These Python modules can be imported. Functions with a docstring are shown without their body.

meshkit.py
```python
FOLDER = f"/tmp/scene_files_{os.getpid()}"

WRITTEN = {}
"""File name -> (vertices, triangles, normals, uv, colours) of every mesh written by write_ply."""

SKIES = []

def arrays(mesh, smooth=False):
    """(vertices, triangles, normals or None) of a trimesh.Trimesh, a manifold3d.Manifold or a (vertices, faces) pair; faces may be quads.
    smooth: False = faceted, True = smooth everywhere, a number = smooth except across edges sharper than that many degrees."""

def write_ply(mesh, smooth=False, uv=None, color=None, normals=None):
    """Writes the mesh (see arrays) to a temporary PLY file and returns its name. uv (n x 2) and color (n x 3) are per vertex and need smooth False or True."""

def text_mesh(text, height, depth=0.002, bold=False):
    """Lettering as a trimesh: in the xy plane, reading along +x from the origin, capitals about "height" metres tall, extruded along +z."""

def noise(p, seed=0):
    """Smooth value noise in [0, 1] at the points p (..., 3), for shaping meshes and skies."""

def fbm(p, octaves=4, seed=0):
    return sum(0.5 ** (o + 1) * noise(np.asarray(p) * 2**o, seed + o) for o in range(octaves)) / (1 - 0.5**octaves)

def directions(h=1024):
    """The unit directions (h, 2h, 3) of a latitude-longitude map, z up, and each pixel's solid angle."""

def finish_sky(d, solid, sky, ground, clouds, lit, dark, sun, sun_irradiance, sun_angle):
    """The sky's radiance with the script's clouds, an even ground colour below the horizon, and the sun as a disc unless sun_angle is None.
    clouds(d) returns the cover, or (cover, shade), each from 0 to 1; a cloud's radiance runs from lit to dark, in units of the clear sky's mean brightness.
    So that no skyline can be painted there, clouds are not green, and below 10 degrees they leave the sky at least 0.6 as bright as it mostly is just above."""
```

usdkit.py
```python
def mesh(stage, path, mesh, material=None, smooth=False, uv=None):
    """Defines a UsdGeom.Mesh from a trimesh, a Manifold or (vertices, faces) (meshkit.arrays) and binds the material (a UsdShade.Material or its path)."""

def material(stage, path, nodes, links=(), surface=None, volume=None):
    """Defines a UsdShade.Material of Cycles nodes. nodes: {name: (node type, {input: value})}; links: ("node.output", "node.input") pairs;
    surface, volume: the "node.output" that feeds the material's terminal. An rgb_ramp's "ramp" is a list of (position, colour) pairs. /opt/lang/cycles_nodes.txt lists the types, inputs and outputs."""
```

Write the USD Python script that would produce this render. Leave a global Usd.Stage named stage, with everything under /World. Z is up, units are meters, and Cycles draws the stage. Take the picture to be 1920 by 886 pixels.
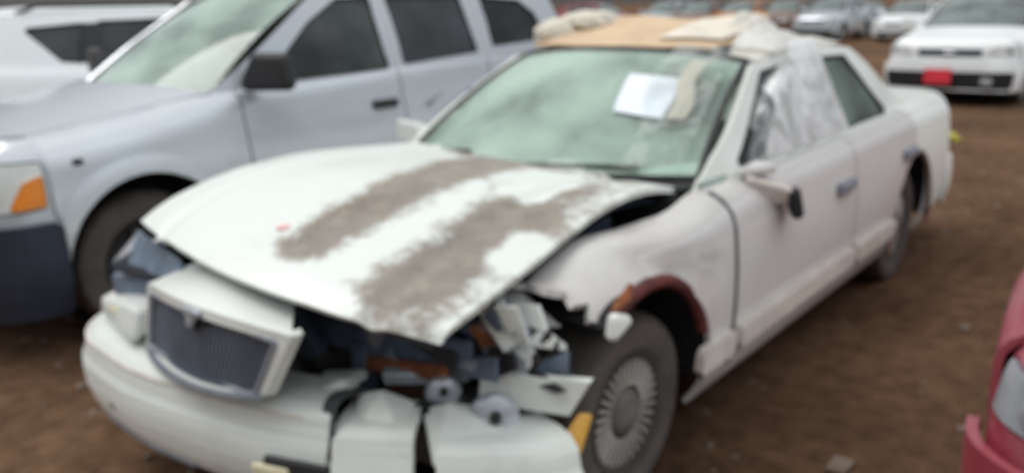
import math, random
import numpy as np
import trimesh, usdkit, meshkit
from scipy.spatial import Delaunay
from scipy.interpolate import CubicSpline, PchipInterpolator
from shapely.geometry import Polygon, Point, box, LineString
from shapely.ops import unary_union
from shapely import contains_xy
from pxr import Usd, UsdGeom, UsdLux, UsdShade, Gf, Sdf

stage = Usd.Stage.CreateInMemory()
UsdGeom.SetStageUpAxis(stage, UsdGeom.Tokens.z)
UsdGeom.SetStageMetersPerUnit(stage, 1.0)
UsdGeom.Xform.Define(stage, '/World')
UsdGeom.Scope.Define(stage, '/World/Looks')
rng = np.random.default_rng(7)
PI = math.pi

# ------------------------------------------------------------------ camera, sky, sun, exposure
YAW, PITCH, ROLL = 3.845, -0.274, -0.025
EYE = np.array([2.102, 2.182, 1.632])
d_ = np.array([math.cos(YAW)*math.cos(PITCH), math.sin(YAW)*math.cos(PITCH), math.sin(PITCH)])
r_ = np.cross(d_, [0, 0, 1]); r_ /= np.linalg.norm(r_); u_ = np.cross(r_, d_)
r2 = r_*math.cos(ROLL) + u_*math.sin(ROLL); u2 = -r_*math.sin(ROLL) + u_*math.cos(ROLL)
cam = UsdGeom.Camera.Define(stage, '/World/camera')
M = Gf.Matrix4d(*r2, 0, *u2, 0, *(-d_), 0, *EYE, 1)
cam.AddTransformOp().Set(M)
cam.CreateHorizontalApertureAttr(36.0); cam.CreateVerticalApertureAttr(36.0*886/1920)
FOCAL = 36.0*1545.6/1920
cam.CreateFocalLengthAttr(FOCAL)
cam.CreateClippingRangeAttr(Gf.Vec2f(0.05, 3000))
cam.CreateFocusDistanceAttr(0.60)          # the phone focused far too close: everything is soft
cam.CreateFStopAttr(FOCAL/6.8)
cam.CreateExposureAttr(-0.08)

SUN_EL, SUN_AZ = math.radians(60), math.radians(-62)      # azimuth from +x towards +y
sdir = np.array([math.cos(SUN_EL)*math.cos(SUN_AZ), math.cos(SUN_EL)*math.sin(SUN_AZ), math.sin(SUN_EL)])
usdkit.material(stage, '/World/Looks/sky', {
    'sky': ('sky_texture', dict(sky_type='single_scattering', sun_disc=False, sun_elevation=SUN_EL, sun_rotation=math.atan2(sdir[0], sdir[1]), air_density=1.0, aerosol_density=2.0)),
    'tc': ('texture_coordinate', {}),
    'n': ('noise_texture', dict(scale=2.2, detail=5, roughness=.55)),
    'cr': ('rgb_ramp', {'ramp': [(0, (6.2, 6.5, 6.7)), (.45, (7.6, 7.9, 8.0)), (1, (11.5, 11.7, 11.5))]}),
    'sep': ('separate_xyz', {}), 'zr': ('map_range', dict(from_min=0., from_max=1., to_min=.12, to_max=2.2, clamp=True)),      # an overcast sky is brightest overhead
    'mu': ('mix', dict(mix_type='multiply', fac=1.)),
    'mx': ('mix', dict(fac=.86)),
    'bg': ('background_shader', dict(strength=.088))},
    [('tc.generated', 'n.vector'), ('n.fac', 'cr.fac'), ('sky.color', 'mx.color1'), ('cr.color', 'mu.color1'),
     ('tc.generated', 'sep.vector'), ('sep.z', 'zr.value'), ('zr.result', 'mu.color2'), ('mu.color', 'mx.color2'), ('mx.color', 'bg.color')], surface='bg.background')
dome = UsdLux.DomeLight.Define(stage, '/World/sky')
UsdShade.MaterialBindingAPI.Apply(dome.GetPrim()).Bind(UsdShade.Material.Get(stage, '/World/Looks/sky'))
dome.GetPrim().SetCustomDataByKey('kind', 'structure')
sun = UsdLux.DistantLight.Define(stage, '/World/sun')
sun.CreateNormalizeAttr(True); sun.CreateIntensityAttr(.4); sun.CreateAngleAttr(34); sun.CreateColorAttr(Gf.Vec3f(1, .97, .92))
zz = sdir; xx = np.cross([0, 0, 1], zz); xx /= np.linalg.norm(xx); yy = np.cross(zz, xx)
sun.AddTransformOp().Set(Gf.Matrix4d(*xx, 0, *yy, 0, *zz, 0, 0, 0, 0, 1))

# ------------------------------------------------------------------ materials
def look(name, nodes, links, surface):
    return usdkit.material(stage, '/World/Looks/'+name, nodes, links, surface=surface)

def paint(name, col, rough=.35, dirt=(.30, .26, .21), amount=.35, metallic=0., coat=.5, dscale=3.0, thr=(.45, .75), prim=None):
    nodes = {'tc': ('texture_coordinate', {}),
             'n': ('noise_texture', dict(scale=dscale, detail=8, roughness=.65)),
             'n2': ('noise_texture', dict(scale=dscale*9, detail=5, roughness=.6)),
             'mr': ('map_range', dict(from_min=thr[0], from_max=thr[1], to_min=0., to_max=amount, clamp=True)),
             'mr2': ('map_range', dict(from_min=.3, from_max=.7, to_min=.5, to_max=1.2, clamp=True)),
             'mul': ('math', dict(math_type='multiply')),
             'mx': ('mix', dict(color1=col, color2=dirt)),
             'rr': ('map_range', dict(from_min=0., from_max=1., to_min=rough, to_max=.85, clamp=True)),
             'p': ('principled_bsdf', dict(metallic=metallic, coat_weight=coat, coat_roughness=.12))}
    links = [('tc.object', 'n.vector'), ('tc.object', 'n2.vector'), ('n.fac', 'mr.value'), ('n2.fac', 'mr2.value'),
             ('mr.result', 'mul.value1'), ('mr2.result', 'mul.value2'), ('mx.color', 'p.base_color'), ('rr.result', 'p.roughness')]
    if prim:
        nodes['at'] = ('attribute', dict(attribute=prim)); nodes['add'] = ('math', dict(math_type='add', use_clamp=True))
        nodes['dc'] = ('rgb_ramp', {'ramp': [(.34, tuple(.70*c for c in dirt)), (.52, dirt), (.68, tuple(min(1, 1.4*c) for c in dirt))]})
        nodes['n3'] = ('noise_texture', dict(scale=11, detail=9, roughness=.74))
        nodes['w'] = ('math', dict(math_type='multiply_add', value2=1.5, value3=-.75))
        nodes['ad2'] = ('math', dict(math_type='add'))
        nodes['st'] = ('map_range', dict(from_min=.42, from_max=.78, to_min=0., to_max=.92, clamp=True))
        links += [('tc.object', 'n3.vector'), ('n3.fac', 'dc.fac'), ('dc.color', 'mx.color2'), ('n3.fac', 'w.value1'), ('at.fac', 'ad2.value1'), ('w.value', 'ad2.value2'), ('ad2.value', 'st.value'),
                  ('st.result', 'add.value1'), ('mul.value', 'add.value2'), ('add.value', 'mx.fac'), ('add.value', 'rr.value')]
    else:
        links += [('mul.value', 'mx.fac'), ('mul.value', 'rr.value')]
    return look(name, nodes, links, 'p.BSDF')

def plain(name, col, rough=.6, metallic=0., var=.25, scale=8., bump=0., spec=.5):
    c2 = tuple(min(1, c*(1+var)) for c in col); c1 = tuple(c*(1-var) for c in col)
    nodes = {'tc': ('texture_coordinate', {}), 'n': ('noise_texture', dict(scale=scale, detail=6, roughness=.6)),
             'cr': ('rgb_ramp', {'ramp': [(.3, c1), (.7, c2)]}),
             'p': ('principled_bsdf', dict(roughness=rough, metallic=metallic, specular_ior_level=spec))}
    links = [('tc.object', 'n.vector'), ('n.fac', 'cr.fac'), ('cr.color', 'p.base_color')]
    if bump:
        nodes['b'] = ('bump', dict(strength=bump, distance=.01)); links += [('n.fac', 'b.height'), ('b.normal', 'p.normal')]
    return look(name, nodes, links, 'p.BSDF')

def pane(name, tint, dust=.12, dustcol=(.6, .66, .6), rough=.03):
    return look(name, {
        'tc': ('texture_coordinate', {}), 'n': ('noise_texture', dict(scale=1.6, detail=5, roughness=.5)),
        'mr': ('map_range', dict(from_min=.40, from_max=.66, to_min=dust*.3, to_max=dust*2.4, clamp=True)),
        't': ('transparent_bsdf', dict(color=tint)), 'g': ('glossy_bsdf', dict(color=(1, 1, 1), roughness=rough)),
        'df': ('diffuse_bsdf', dict(color=dustcol)), 'f': ('fresnel', dict(IOR=1.5)),
        'm1': ('mix_closure', {}), 'm2': ('mix_closure', {})},
        [('tc.object', 'n.vector'), ('n.fac', 'mr.value'), ('f.fac', 'm1.fac'), ('t.BSDF', 'm1.closure1'), ('g.BSDF', 'm1.closure2'),
         ('mr.result', 'm2.fac'), ('m1.closure', 'm2.closure1'), ('df.BSDF', 'm2.closure2')], 'm2.closure')

def film(name, cover=(.25, .75), col=(.75, .76, .75), gr=.22):
    return look(name, {
        'tc': ('texture_coordinate', {}), 'mp': ('mapping', dict(scale=(1.7, 3, .8), rotation=(0, .5, .3))),
        'n': ('noise_texture', dict(scale=3.2, detail=6, roughness=.6, distortion=1.2)),
        'mr': ('map_range', dict(from_min=.47, from_max=.62, to_min=cover[0], to_max=cover[1], clamp=True)),
        't': ('transparent_bsdf', dict(color=(.93, .95, .94))), 'g': ('glossy_bsdf', dict(color=(1, 1, 1), roughness=gr)),
        'df': ('diffuse_bsdf', dict(color=col)), 'tl': ('translucent_bsdf', dict(color=col)), 'f': ('fresnel', dict(IOR=1.18)),
        'm0': ('mix_closure', dict(fac=.3)), 'm1': ('mix_closure', {}), 'm2': ('mix_closure', {})},
        [('tc.object', 'mp.vector'), ('mp.vector', 'n.vector'), ('n.fac', 'mr.value'), ('df.BSDF', 'm0.closure1'), ('tl.BSDF', 'm0.closure2'),
         ('f.fac', 'm1.fac'), ('t.BSDF', 'm1.closure1'), ('g.BSDF', 'm1.closure2'), ('mr.result', 'm2.fac'), ('m1.closure', 'm2.closure1'), ('m0.closure', 'm2.closure2')], 'm2.closure')

WHITE = (.72, .745, .71)
DIRT = (.215, .178, .143)
m_white = paint('white_paint', WHITE, .32, (.42, .36, .31), .30, dscale=2.2)
m_hood = paint('hood_paint', (.72, .752, .715), .35, DIRT, .22, dscale=2.6, thr=(.55, .8), prim='dirt', coat=.15)
m_side_shaded = paint('side_paint_shaded', (.53, .515, .505), .38, (.36, .29, .26), .42, dscale=1.8)  # same white paint, base darkened to carry the flank shade; noise adds dust
m_bump = paint('bumper_paint', (.66, .69, .655), .4, (.25, .24, .19), .30, dscale=5, thr=(.5, .75), coat=.2)
m_roofp = paint('roof_paint', (.68, .66, .61), .5, (.30, .25, .2), .7, dscale=5, thr=(.4, .65), coat=.1)
m_silver = paint('silver_paint', (.50, .53, .57), .28, (.33, .31, .29), .2, metallic=.55, coat=.7, dscale=1.5)
m_white2 = paint('white_paint_clean', (.80, .82, .83), .3, (.5, .48, .45), .2, dscale=1.5)
m_red = paint('red_paint', (.27, .035, .055), .42, (.34, .15, .16), .6, dscale=4)
m_blue = paint('blue_paint', (.045, .06, .10), .3, (.2, .2, .2), .3)
m_brown = paint('brown_paint', (.13, .07, .05), .5, (.3, .12, .05), .7)
m_orange = paint('orange_paint', (.50, .20, .06), .5, (.2, .1, .06), .5)
m_grey = paint('grey_paint', (.42, .44, .46), .35, (.25, .25, .24), .3)
m_black = plain('black_plastic', (.012, .012, .014), .55)
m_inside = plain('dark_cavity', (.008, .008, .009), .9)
m_navy = plain('navy_plastic', (.009, .013, .025), .5, var=.35)
m_navy2 = plain('bluegrey_sheet_metal', (.13, .17, .23), .45, var=.5, scale=6)
m_rub = plain('rubber', (.030, .026, .024), .85, var=.3, scale=14)
m_rubd = plain('dusty_rubber', (.066, .056, .049), .9, var=.4, scale=7)
m_hub = plain('hubcap_metal', (.50, .485, .46), .38, .55, var=.2)
m_hubd = plain('hubcap_centre', (.16, .155, .15), .45, .4)
m_wheeld = plain('wheel_dark', (.055, .052, .048), .6, .2)
m_alloy = plain('alloy', (.5, .5, .5), .35, .8, var=.1)
m_chrome = plain('chrome', (.75, .75, .77), .15, 1., var=.08)
m_grey2 = plain('grey_trim', (.19, .205, .235), .42, var=.25)
m_grille = plain('grille_bar', (.15, .175, .22), .35, .3, var=.2)
m_mould = plain('side_moulding', (.62, .57, .52), .5, var=.15)
m_rust = plain('rust', (.22, .075, .03), .9, var=.6, scale=16, bump=.4)
m_maroon = plain('maroon_rust', (.10, .018, .016), .7, var=.5, scale=12)
m_lens = plain('lamp_lens', (.62, .64, .62), .15, var=.12)
m_lensg = plain('lamp_reflector', (.42, .44, .48), .2, .4, var=.2)
m_yell = plain('yellowed_lens', (.60, .55, .38), .3, var=.25)
m_amber = plain('amber_lens', (.62, .19, .02), .25, var=.2)
m_ochre = plain('ochre_lens', (.55, .30, .06), .35, var=.2)
m_redl = plain('red_lens', (.35, .015, .02), .25, var=.2)
m_redp = plain('red_plate', (.62, .03, .05), .5, var=.15)
m_strap = plain('black_strap', (.035, .04, .04), .6, var=.4)
m_tan = plain('cardboard', (.60, .44, .29), .85, var=.18, scale=5)
m_tanw = plain('torn_foam', (.62, .58, .50), .9, var=.25, scale=14, bump=.5)
m_seat = plain('seat_cloth', (.52, .56, .52), .9, var=.15)
m_seatd = plain('dark_seat_cloth', (.03, .032, .035), .9, var=.3)
m_dash = plain('dash_plastic', (.30, .36, .33), .7, var=.2)
m_paper = plain('paper', (.78, .82, .90), .7, var=.03)
m_pink = plain('pink_mark', (.78, .45, .43), .6, var=.2, scale=40)
m_yel = plain('yellow_plastic', (.42, .40, .05), .5, var=.2)
m_cap = plain('window_gasket', (.012, .013, .013), .7)
m_debris = plain('pale_debris', (.17, .125, .095), .9, var=.3)
g_green = pane('green_glass', (.84, .94, .88), .10, (.76, .88, .80))
g_green2 = pane('side_glass', (.66, .78, .71), .08, (.42, .52, .46))
g_suv = pane('suv_windshield', (.68, .80, .73), .22, (.66, .76, .71))
g_suvside = pane('suv_side_glass', (.30, .36, .35), .04, (.4, .42, .42))
g_dark = pane('tinted_glass', (.05, .06, .075), .05, (.3, .32, .36))
g_mid = pane('grey_glass', (.36, .44, .43), .16, (.42, .48, .47))
f_film = film('plastic_film', (.0, .72), (.36, .37, .36), .5)
f_film2 = film('plastic_film_thin', (.05, .50), (.6, .61, .6), .4)
f_pile = film('plastic_film_heap', (.62, .97), (.74, .72, .67))

m_ground = look('dirt_ground', {
    'g': ('geometry', {}),
    'n1': ('noise_texture', dict(scale=.55, detail=8, roughness=.62)), 'n2': ('noise_texture', dict(scale=9., detail=9, roughness=.7)),
    'n3': ('noise_texture', dict(scale=60., detail=5, roughness=.7)),
    'c1': ('rgb_ramp', {'ramp': [(.32, (.086, .050, .031)), (.5, (.134, .079, .049)), (.68, (.192, .115, .072))]}),
    'c2': ('rgb_ramp', {'ramp': [(.3, (.55, .55, .55)), (.7, (1.35, 1.33, 1.3))]}),
    'mx': ('mix', dict(mix_type='multiply', fac=1.)),
    'ad': ('math', dict(math_type='multiply_add', value2=.35)),
    'b': ('bump', dict(strength=.8, distance=.03)), 'p': ('principled_bsdf', dict(roughness=1., specular_ior_level=.04))},
    [('g.position', 'n1.vector'), ('g.position', 'n2.vector'), ('g.position', 'n3.vector'), ('n1.fac', 'c1.fac'), ('n2.fac', 'c2.fac'),
     ('c1.color', 'mx.color1'), ('c2.color', 'mx.color2'), ('mx.color', 'p.base_color'), ('n3.fac', 'ad.value1'), ('n2.fac', 'ad.value3'), ('ad.value', 'b.height'), ('b.normal', 'p.normal')], 'p.BSDF')

# ------------------------------------------------------------------ naming helpers
taken = {}
def path_for(parent, name):
    base = (parent or '/World') + '/' + name
    k = taken.get(base, -1) + 1; taken[base] = k
    return base if k == 0 else f'{base}_{k:03d}'

def tag(prim, label=None, cat=None, group=None, kind=None):
    for k, v in (('label', label), ('category', cat), ('group', group), ('kind', kind)):
        if v: prim.SetCustomDataByKey(k, v)

def thing(name, label, cat, loc=(0, 0, 0), rz=0., group=None):
    p = path_for(None, name)
    x = UsdGeom.Xform.Define(stage, p); x.AddTranslateOp().Set(Gf.Vec3d(*loc)); x.AddRotateZOp().Set(rz)
    tag(x.GetPrim(), label, cat, group)
    return p

def obj(name, mesh, mat, parent=None, label=None, cat=None, group=None, kind=None, smooth=32):
    p = path_for(parent, name)
    m = usdkit.mesh(stage, p, mesh, mat, smooth=smooth)
    m.CreateDoubleSidedAttr(True)
    tag(m.GetPrim(), label, cat, group, kind)
    return p

# ------------------------------------------------------------------ mesh helpers
def cat_(*ms):
    return trimesh.util.concatenate([m for m in ms if m is not None])

def thicken(v, f, t, out):
    """v, f: an open sheet; gives it thickness t away from the side that 'out' points to."""
    tm = trimesh.Trimesh(v, f, process=False)
    fn = np.cross(v[f[:, 1]]-v[f[:, 0]], v[f[:, 2]]-v[f[:, 0]])
    n = np.zeros_like(v)
    for k in range(3): np.add.at(n, f[:, k], fn)
    n /= np.linalg.norm(n, axis=1, keepdims=True)+1e-12
    o = out(v) if callable(out) else np.tile(np.asarray(out, float), (len(v), 1))
    if (np.einsum('ij,ij->i', n, o)).sum() < 0:
        f = f[:, ::-1]; n = -n
    N = len(v); v2 = np.vstack([v, v-n*t])
    e = np.sort(np.vstack([f[:, [0, 1]], f[:, [1, 2]], f[:, [2, 0]]]), axis=1)
    de = np.vstack([f[:, [0, 1]], f[:, [1, 2]], f[:, [2, 0]]])
    _, idx, cnt = np.unique(e, axis=0, return_index=True, return_counts=True)
    b = de[idx[cnt == 1]]
    side = np.vstack([np.stack([b[:, 1], b[:, 0], b[:, 0]+N], 1), np.stack([b[:, 1], b[:, 0]+N, b[:, 1]+N], 1)])
    return trimesh.Trimesh(v2, np.vstack([f, f[:, ::-1]+N, side]), process=False)

def tri2d(poly, h):
    """points and triangles filling a shapely polygon"""
    if poly.geom_type != 'Polygon':
        out = [tri2d(g, h) for g in poly.geoms if g.area > 1e-4]
        P = []; F = []; k = 0
        for p, f in out: P.append(p); F.append(f+k); k += len(p)
        return np.vstack(P), np.vstack(F)
    pts = []
    for ring in [poly.exterior, *poly.interiors]:
        c = np.array(ring.coords)
        for a, b in zip(c[:-1], c[1:]):
            n = max(1, int(math.ceil(np.linalg.norm(b-a)/(h*.7))))
            pts.append(a+(b-a)*np.linspace(0, 1, n, endpoint=False)[:, None])
    x0, y0, x1, y1 = poly.bounds
    gx, gy = np.meshgrid(np.arange(x0+h/2, x1, h), np.arange(y0+h/2, y1, h)); gx = gx + (np.arange(len(gx)) % 2)[:, None]*h/2
    g = np.stack([gx.ravel(), gy.ravel()], 1)
    inn = poly.buffer(-h*.45)
    if not inn.is_empty and len(g): pts.append(g[contains_xy(inn, g[:, 0], g[:, 1])])
    P = np.unique(np.round(np.vstack(pts), 5), axis=0)
    T = Delaunay(P).simplices; c = P[T].mean(1)
    T = T[contains_xy(poly, c[:, 0], c[:, 1])]
    a = P[T[:, 1]]-P[T[:, 0]]; b = P[T[:, 2]]-P[T[:, 0]]
    cr = a[:, 0]*b[:, 1]-a[:, 1]*b[:, 0]
    T = T[np.abs(cr) > 1e-9]; cr = cr[np.abs(cr) > 1e-9]
    T[cr < 0] = T[cr < 0][:, ::-1]
    return P, T

def patch(poly, F, t, out, h=.05):
    P, T = tri2d(poly, h)
    return thicken(F(P[:, 0], P[:, 1]), T, t, out)

def grid(F, nu, nv, t=None, out=(0, 0, 1), u=(0, 1), v=(0, 1)):
    U, V = np.meshgrid(np.linspace(*u, nu), np.linspace(*v, nv), indexing='ij')
    P = F(U.ravel(), V.ravel())
    i = np.arange(nu*nv).reshape(nu, nv)
    a, b, c, e = i[:-1, :-1].ravel(), i[1:, :-1].ravel(), i[1:, 1:].ravel(), i[:-1, 1:].ravel()
    f = np.vstack([np.stack([a, b, c], 1), np.stack([a, c, e], 1)])
    if t is None: return trimesh.Trimesh(P, f, process=False)
    return thicken(P, f, t, out)

def rbox(size, loc=(0, 0, 0), r=.02, rot=None, taper=None):
    """box with rounded edges: hull of small spheres"""
    sx, sy, sz = [max(s/2-r, 1e-4) for s in size]
    s = trimesh.creation.icosphere(subdivisions=1, radius=r).vertices
    P = np.vstack([s+np.array([i*sx, j*sy, k*sz]) for i in (-1, 1) for j in (-1, 1) for k in (-1, 1)])
    m = trimesh.convex.convex_hull(P)
    if taper is not None:                              # scales x and y at the top
        z = (m.vertices[:, 2]+size[2]/2)/size[2]
        m.vertices[:, 0] *= 1+(taper[0]-1)*z; m.vertices[:, 1] *= 1+(taper[1]-1)*z
    if rot is not None: m.apply_transform(trimesh.transformations.euler_matrix(*rot))
    m.apply_translation(loc)
    return m

def hull(pts, r=.01):
    s = trimesh.creation.icosphere(subdivisions=1, radius=r).vertices
    return trimesh.convex.convex_hull(np.vstack([s+np.array(p) for p in pts]))

def tube(pts, r, n=8):
    pts = np.asarray(pts, float); r = np.broadcast_to(r, len(pts))
    t = np.gradient(pts, axis=0); t /= np.linalg.norm(t, axis=1, keepdims=True)
    up = np.array([0, 0, 1.]) if abs(t[0, 2]) < .9 else np.array([1., 0, 0])
    V = []
    for p, q, rr in zip(pts, t, r):
        a = np.cross(q, up); a /= np.linalg.norm(a)+1e-9; b = np.cross(q, a)
        an = np.linspace(0, 2*PI, n, endpoint=False)
        V.append(p+rr*(np.cos(an)[:, None]*a+np.sin(an)[:, None]*b))
    V = np.vstack(V); F = []
    for i in range(len(pts)-1):
        for j in range(n):
            a, b = i*n+j, i*n+(j+1) % n; F += [[a, b, b+n], [a, b+n, a+n]]
    F += [[0, j+1, j] for j in range(1, n-1)]
    k = (len(pts)-1)*n; F += [[k, k+j, k+j+1] for j in range(1, n-1)]
    return trimesh.Trimesh(V, F, process=False)

def bent(mesh, amp, scale, seed=0):
    v = mesh.vertices; o = np.array([seed*7.3, seed*3.1, seed*1.7])
    d = np.stack([meshkit.fbm(v*scale+o+k*11.7) for k in range(3)], 1)
    mesh.vertices = v+amp*(d-d.mean(0)); return mesh

def plate(pts, t=.008, h=.05, amp=.012, scale=6., seed=0):
    """a bent sheet of metal or plastic with the outline pts (3-D, roughly planar)"""
    P = np.asarray(pts, float); c = P.mean(0)
    _, _, w = np.linalg.svd(P-c); a, b, n = w
    q = np.stack([(P-c)@a, (P-c)@b], 1)
    off = (P-c)@n
    p2, T = tri2d(Polygon(q).buffer(0), h)
    # keep the vertices' own height above the mean plane by inverse-distance weights
    D = np.linalg.norm(p2[:, None]-q[None], axis=2)+1e-3; W = 1/D**2; W /= W.sum(1, keepdims=True)
    v = c+p2[:, :1]*a+p2[:, 1:]*b+(W@off)[:, None]*n
    o = np.array([seed*5.1, seed*2.7, 1.3])
    v = v+(amp*meshkit.fbm(v*scale+o))[:, None]*n
    return thicken(v, T, t, n)

def cut(*pts): return Polygon(pts)
def rounded(poly, r): return poly.buffer(-r, join_style='mitre').buffer(r, quad_segs=5)

def wheel(par, x, y, side, R, W, rim, finn=0, mat_rim=None, name='wheel', dusty=False, z=None):
    """tyre + rim about the axle at (x, y); side: +1 faces +y. thing > wheel (the rim dish) > tyre, cap"""
    z = R if z is None else z
    def place(m):
        m.apply_transform(trimesh.transformations.rotation_matrix(-PI/2*side, [1, 0, 0])); m.apply_translation((x, y, z)); return m
    dish = np.array([[0, -.02], [rim*.35, -.02], [rim*.42, -.035], [rim*.82, -.030], [rim*.90, -.004], [rim, .004], [rim*1.02, -.02], [rim*.98, -W*.9], [0, -W*.9]])
    root = obj('wheel', place(trimesh.creation.revolve(dish, sections=48)), m_wheeld if finn else (mat_rim or m_hub), par)
    prof = np.array([[rim*.97, -W], [rim*.99, -.005], [rim*1.08, .008], [R*.86, .012], [R*.95, .0], [R*.985, -.018], [R, -.04], [R, -W*.5], [R, -W+.04], [R*.985, -W+.018], [R*.93, -W], [rim*.97, -W]])
    ty = trimesh.creation.revolve(prof, sections=64)
    obj('tyre', place(ty), m_rubd if dusty else m_rub, root)
    if finn:
        fins = []
        for k in range(finn):
            b = rbox((rim*.46, rim*.065, .018), (rim*.66, 0, -.018), .004)
            b.apply_transform(trimesh.transformations.rotation_matrix(2*PI*k/finn, [0, 0, 1])); fins.append(b)
        obj('spoke_ring', place(cat_(*fins)), mat_rim or m_hub, root)
        cp = np.array([[0, .012], [rim*.16, .010], [rim*.30, .002], [rim*.38, -.012], [rim*.40, -.03], [0, -.03]])
        obj('hubcap_centre', place(trimesh.creation.revolve(cp, sections=32)), m_hubd, root)
    else:
        sp = []
        for k in range(5):
            b = rbox((rim*.72, rim*.24, .03), (rim*.50, 0, -.014), .012); b.apply_transform(trimesh.transformations.rotation_matrix(2*PI*k/5, [0, 0, 1])); sp.append(b)
        obj('spoke_ring', place(cat_(*sp)), mat_rim or m_alloy, root)
    return root

def seat(par, x, y, zb, mat, w=.52, bench=False, h=.62, name='seat'):
    c = rbox((.52, w, .16), (x, y, zb+.08), .05)
    s = obj(name, c, mat, par)
    obj('backrest', rbox((.15, w, h), (x-.30, y, zb+.12+h/2), .06, rot=(0, -.28, 0)), mat, s)
    for yy in ([y] if not bench else [y-w*.28, y+w*.28]):
        obj('headrest', rbox((.10, .26, .18), (x-.41, yy, zb+h+.20), .04, rot=(0, -.2, 0)), mat, s)

def steering(par, x, y, z, mat):
    a = np.linspace(0, 2*PI, 33)
    m = tube(np.stack([.0*a, .185*np.cos(a), .185*np.sin(a)], 1), .015)
    sp = cat_(rbox((.03, .34, .05), r=.01), rbox((.04, .15, .15), r=.03))
    m = cat_(m, sp); m.apply_transform(trimesh.transformations.rotation_matrix(-.5, [0, 1, 0])); m.apply_translation((x, y, z))
    obj('steering_wheel', m, mat, par)

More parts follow.
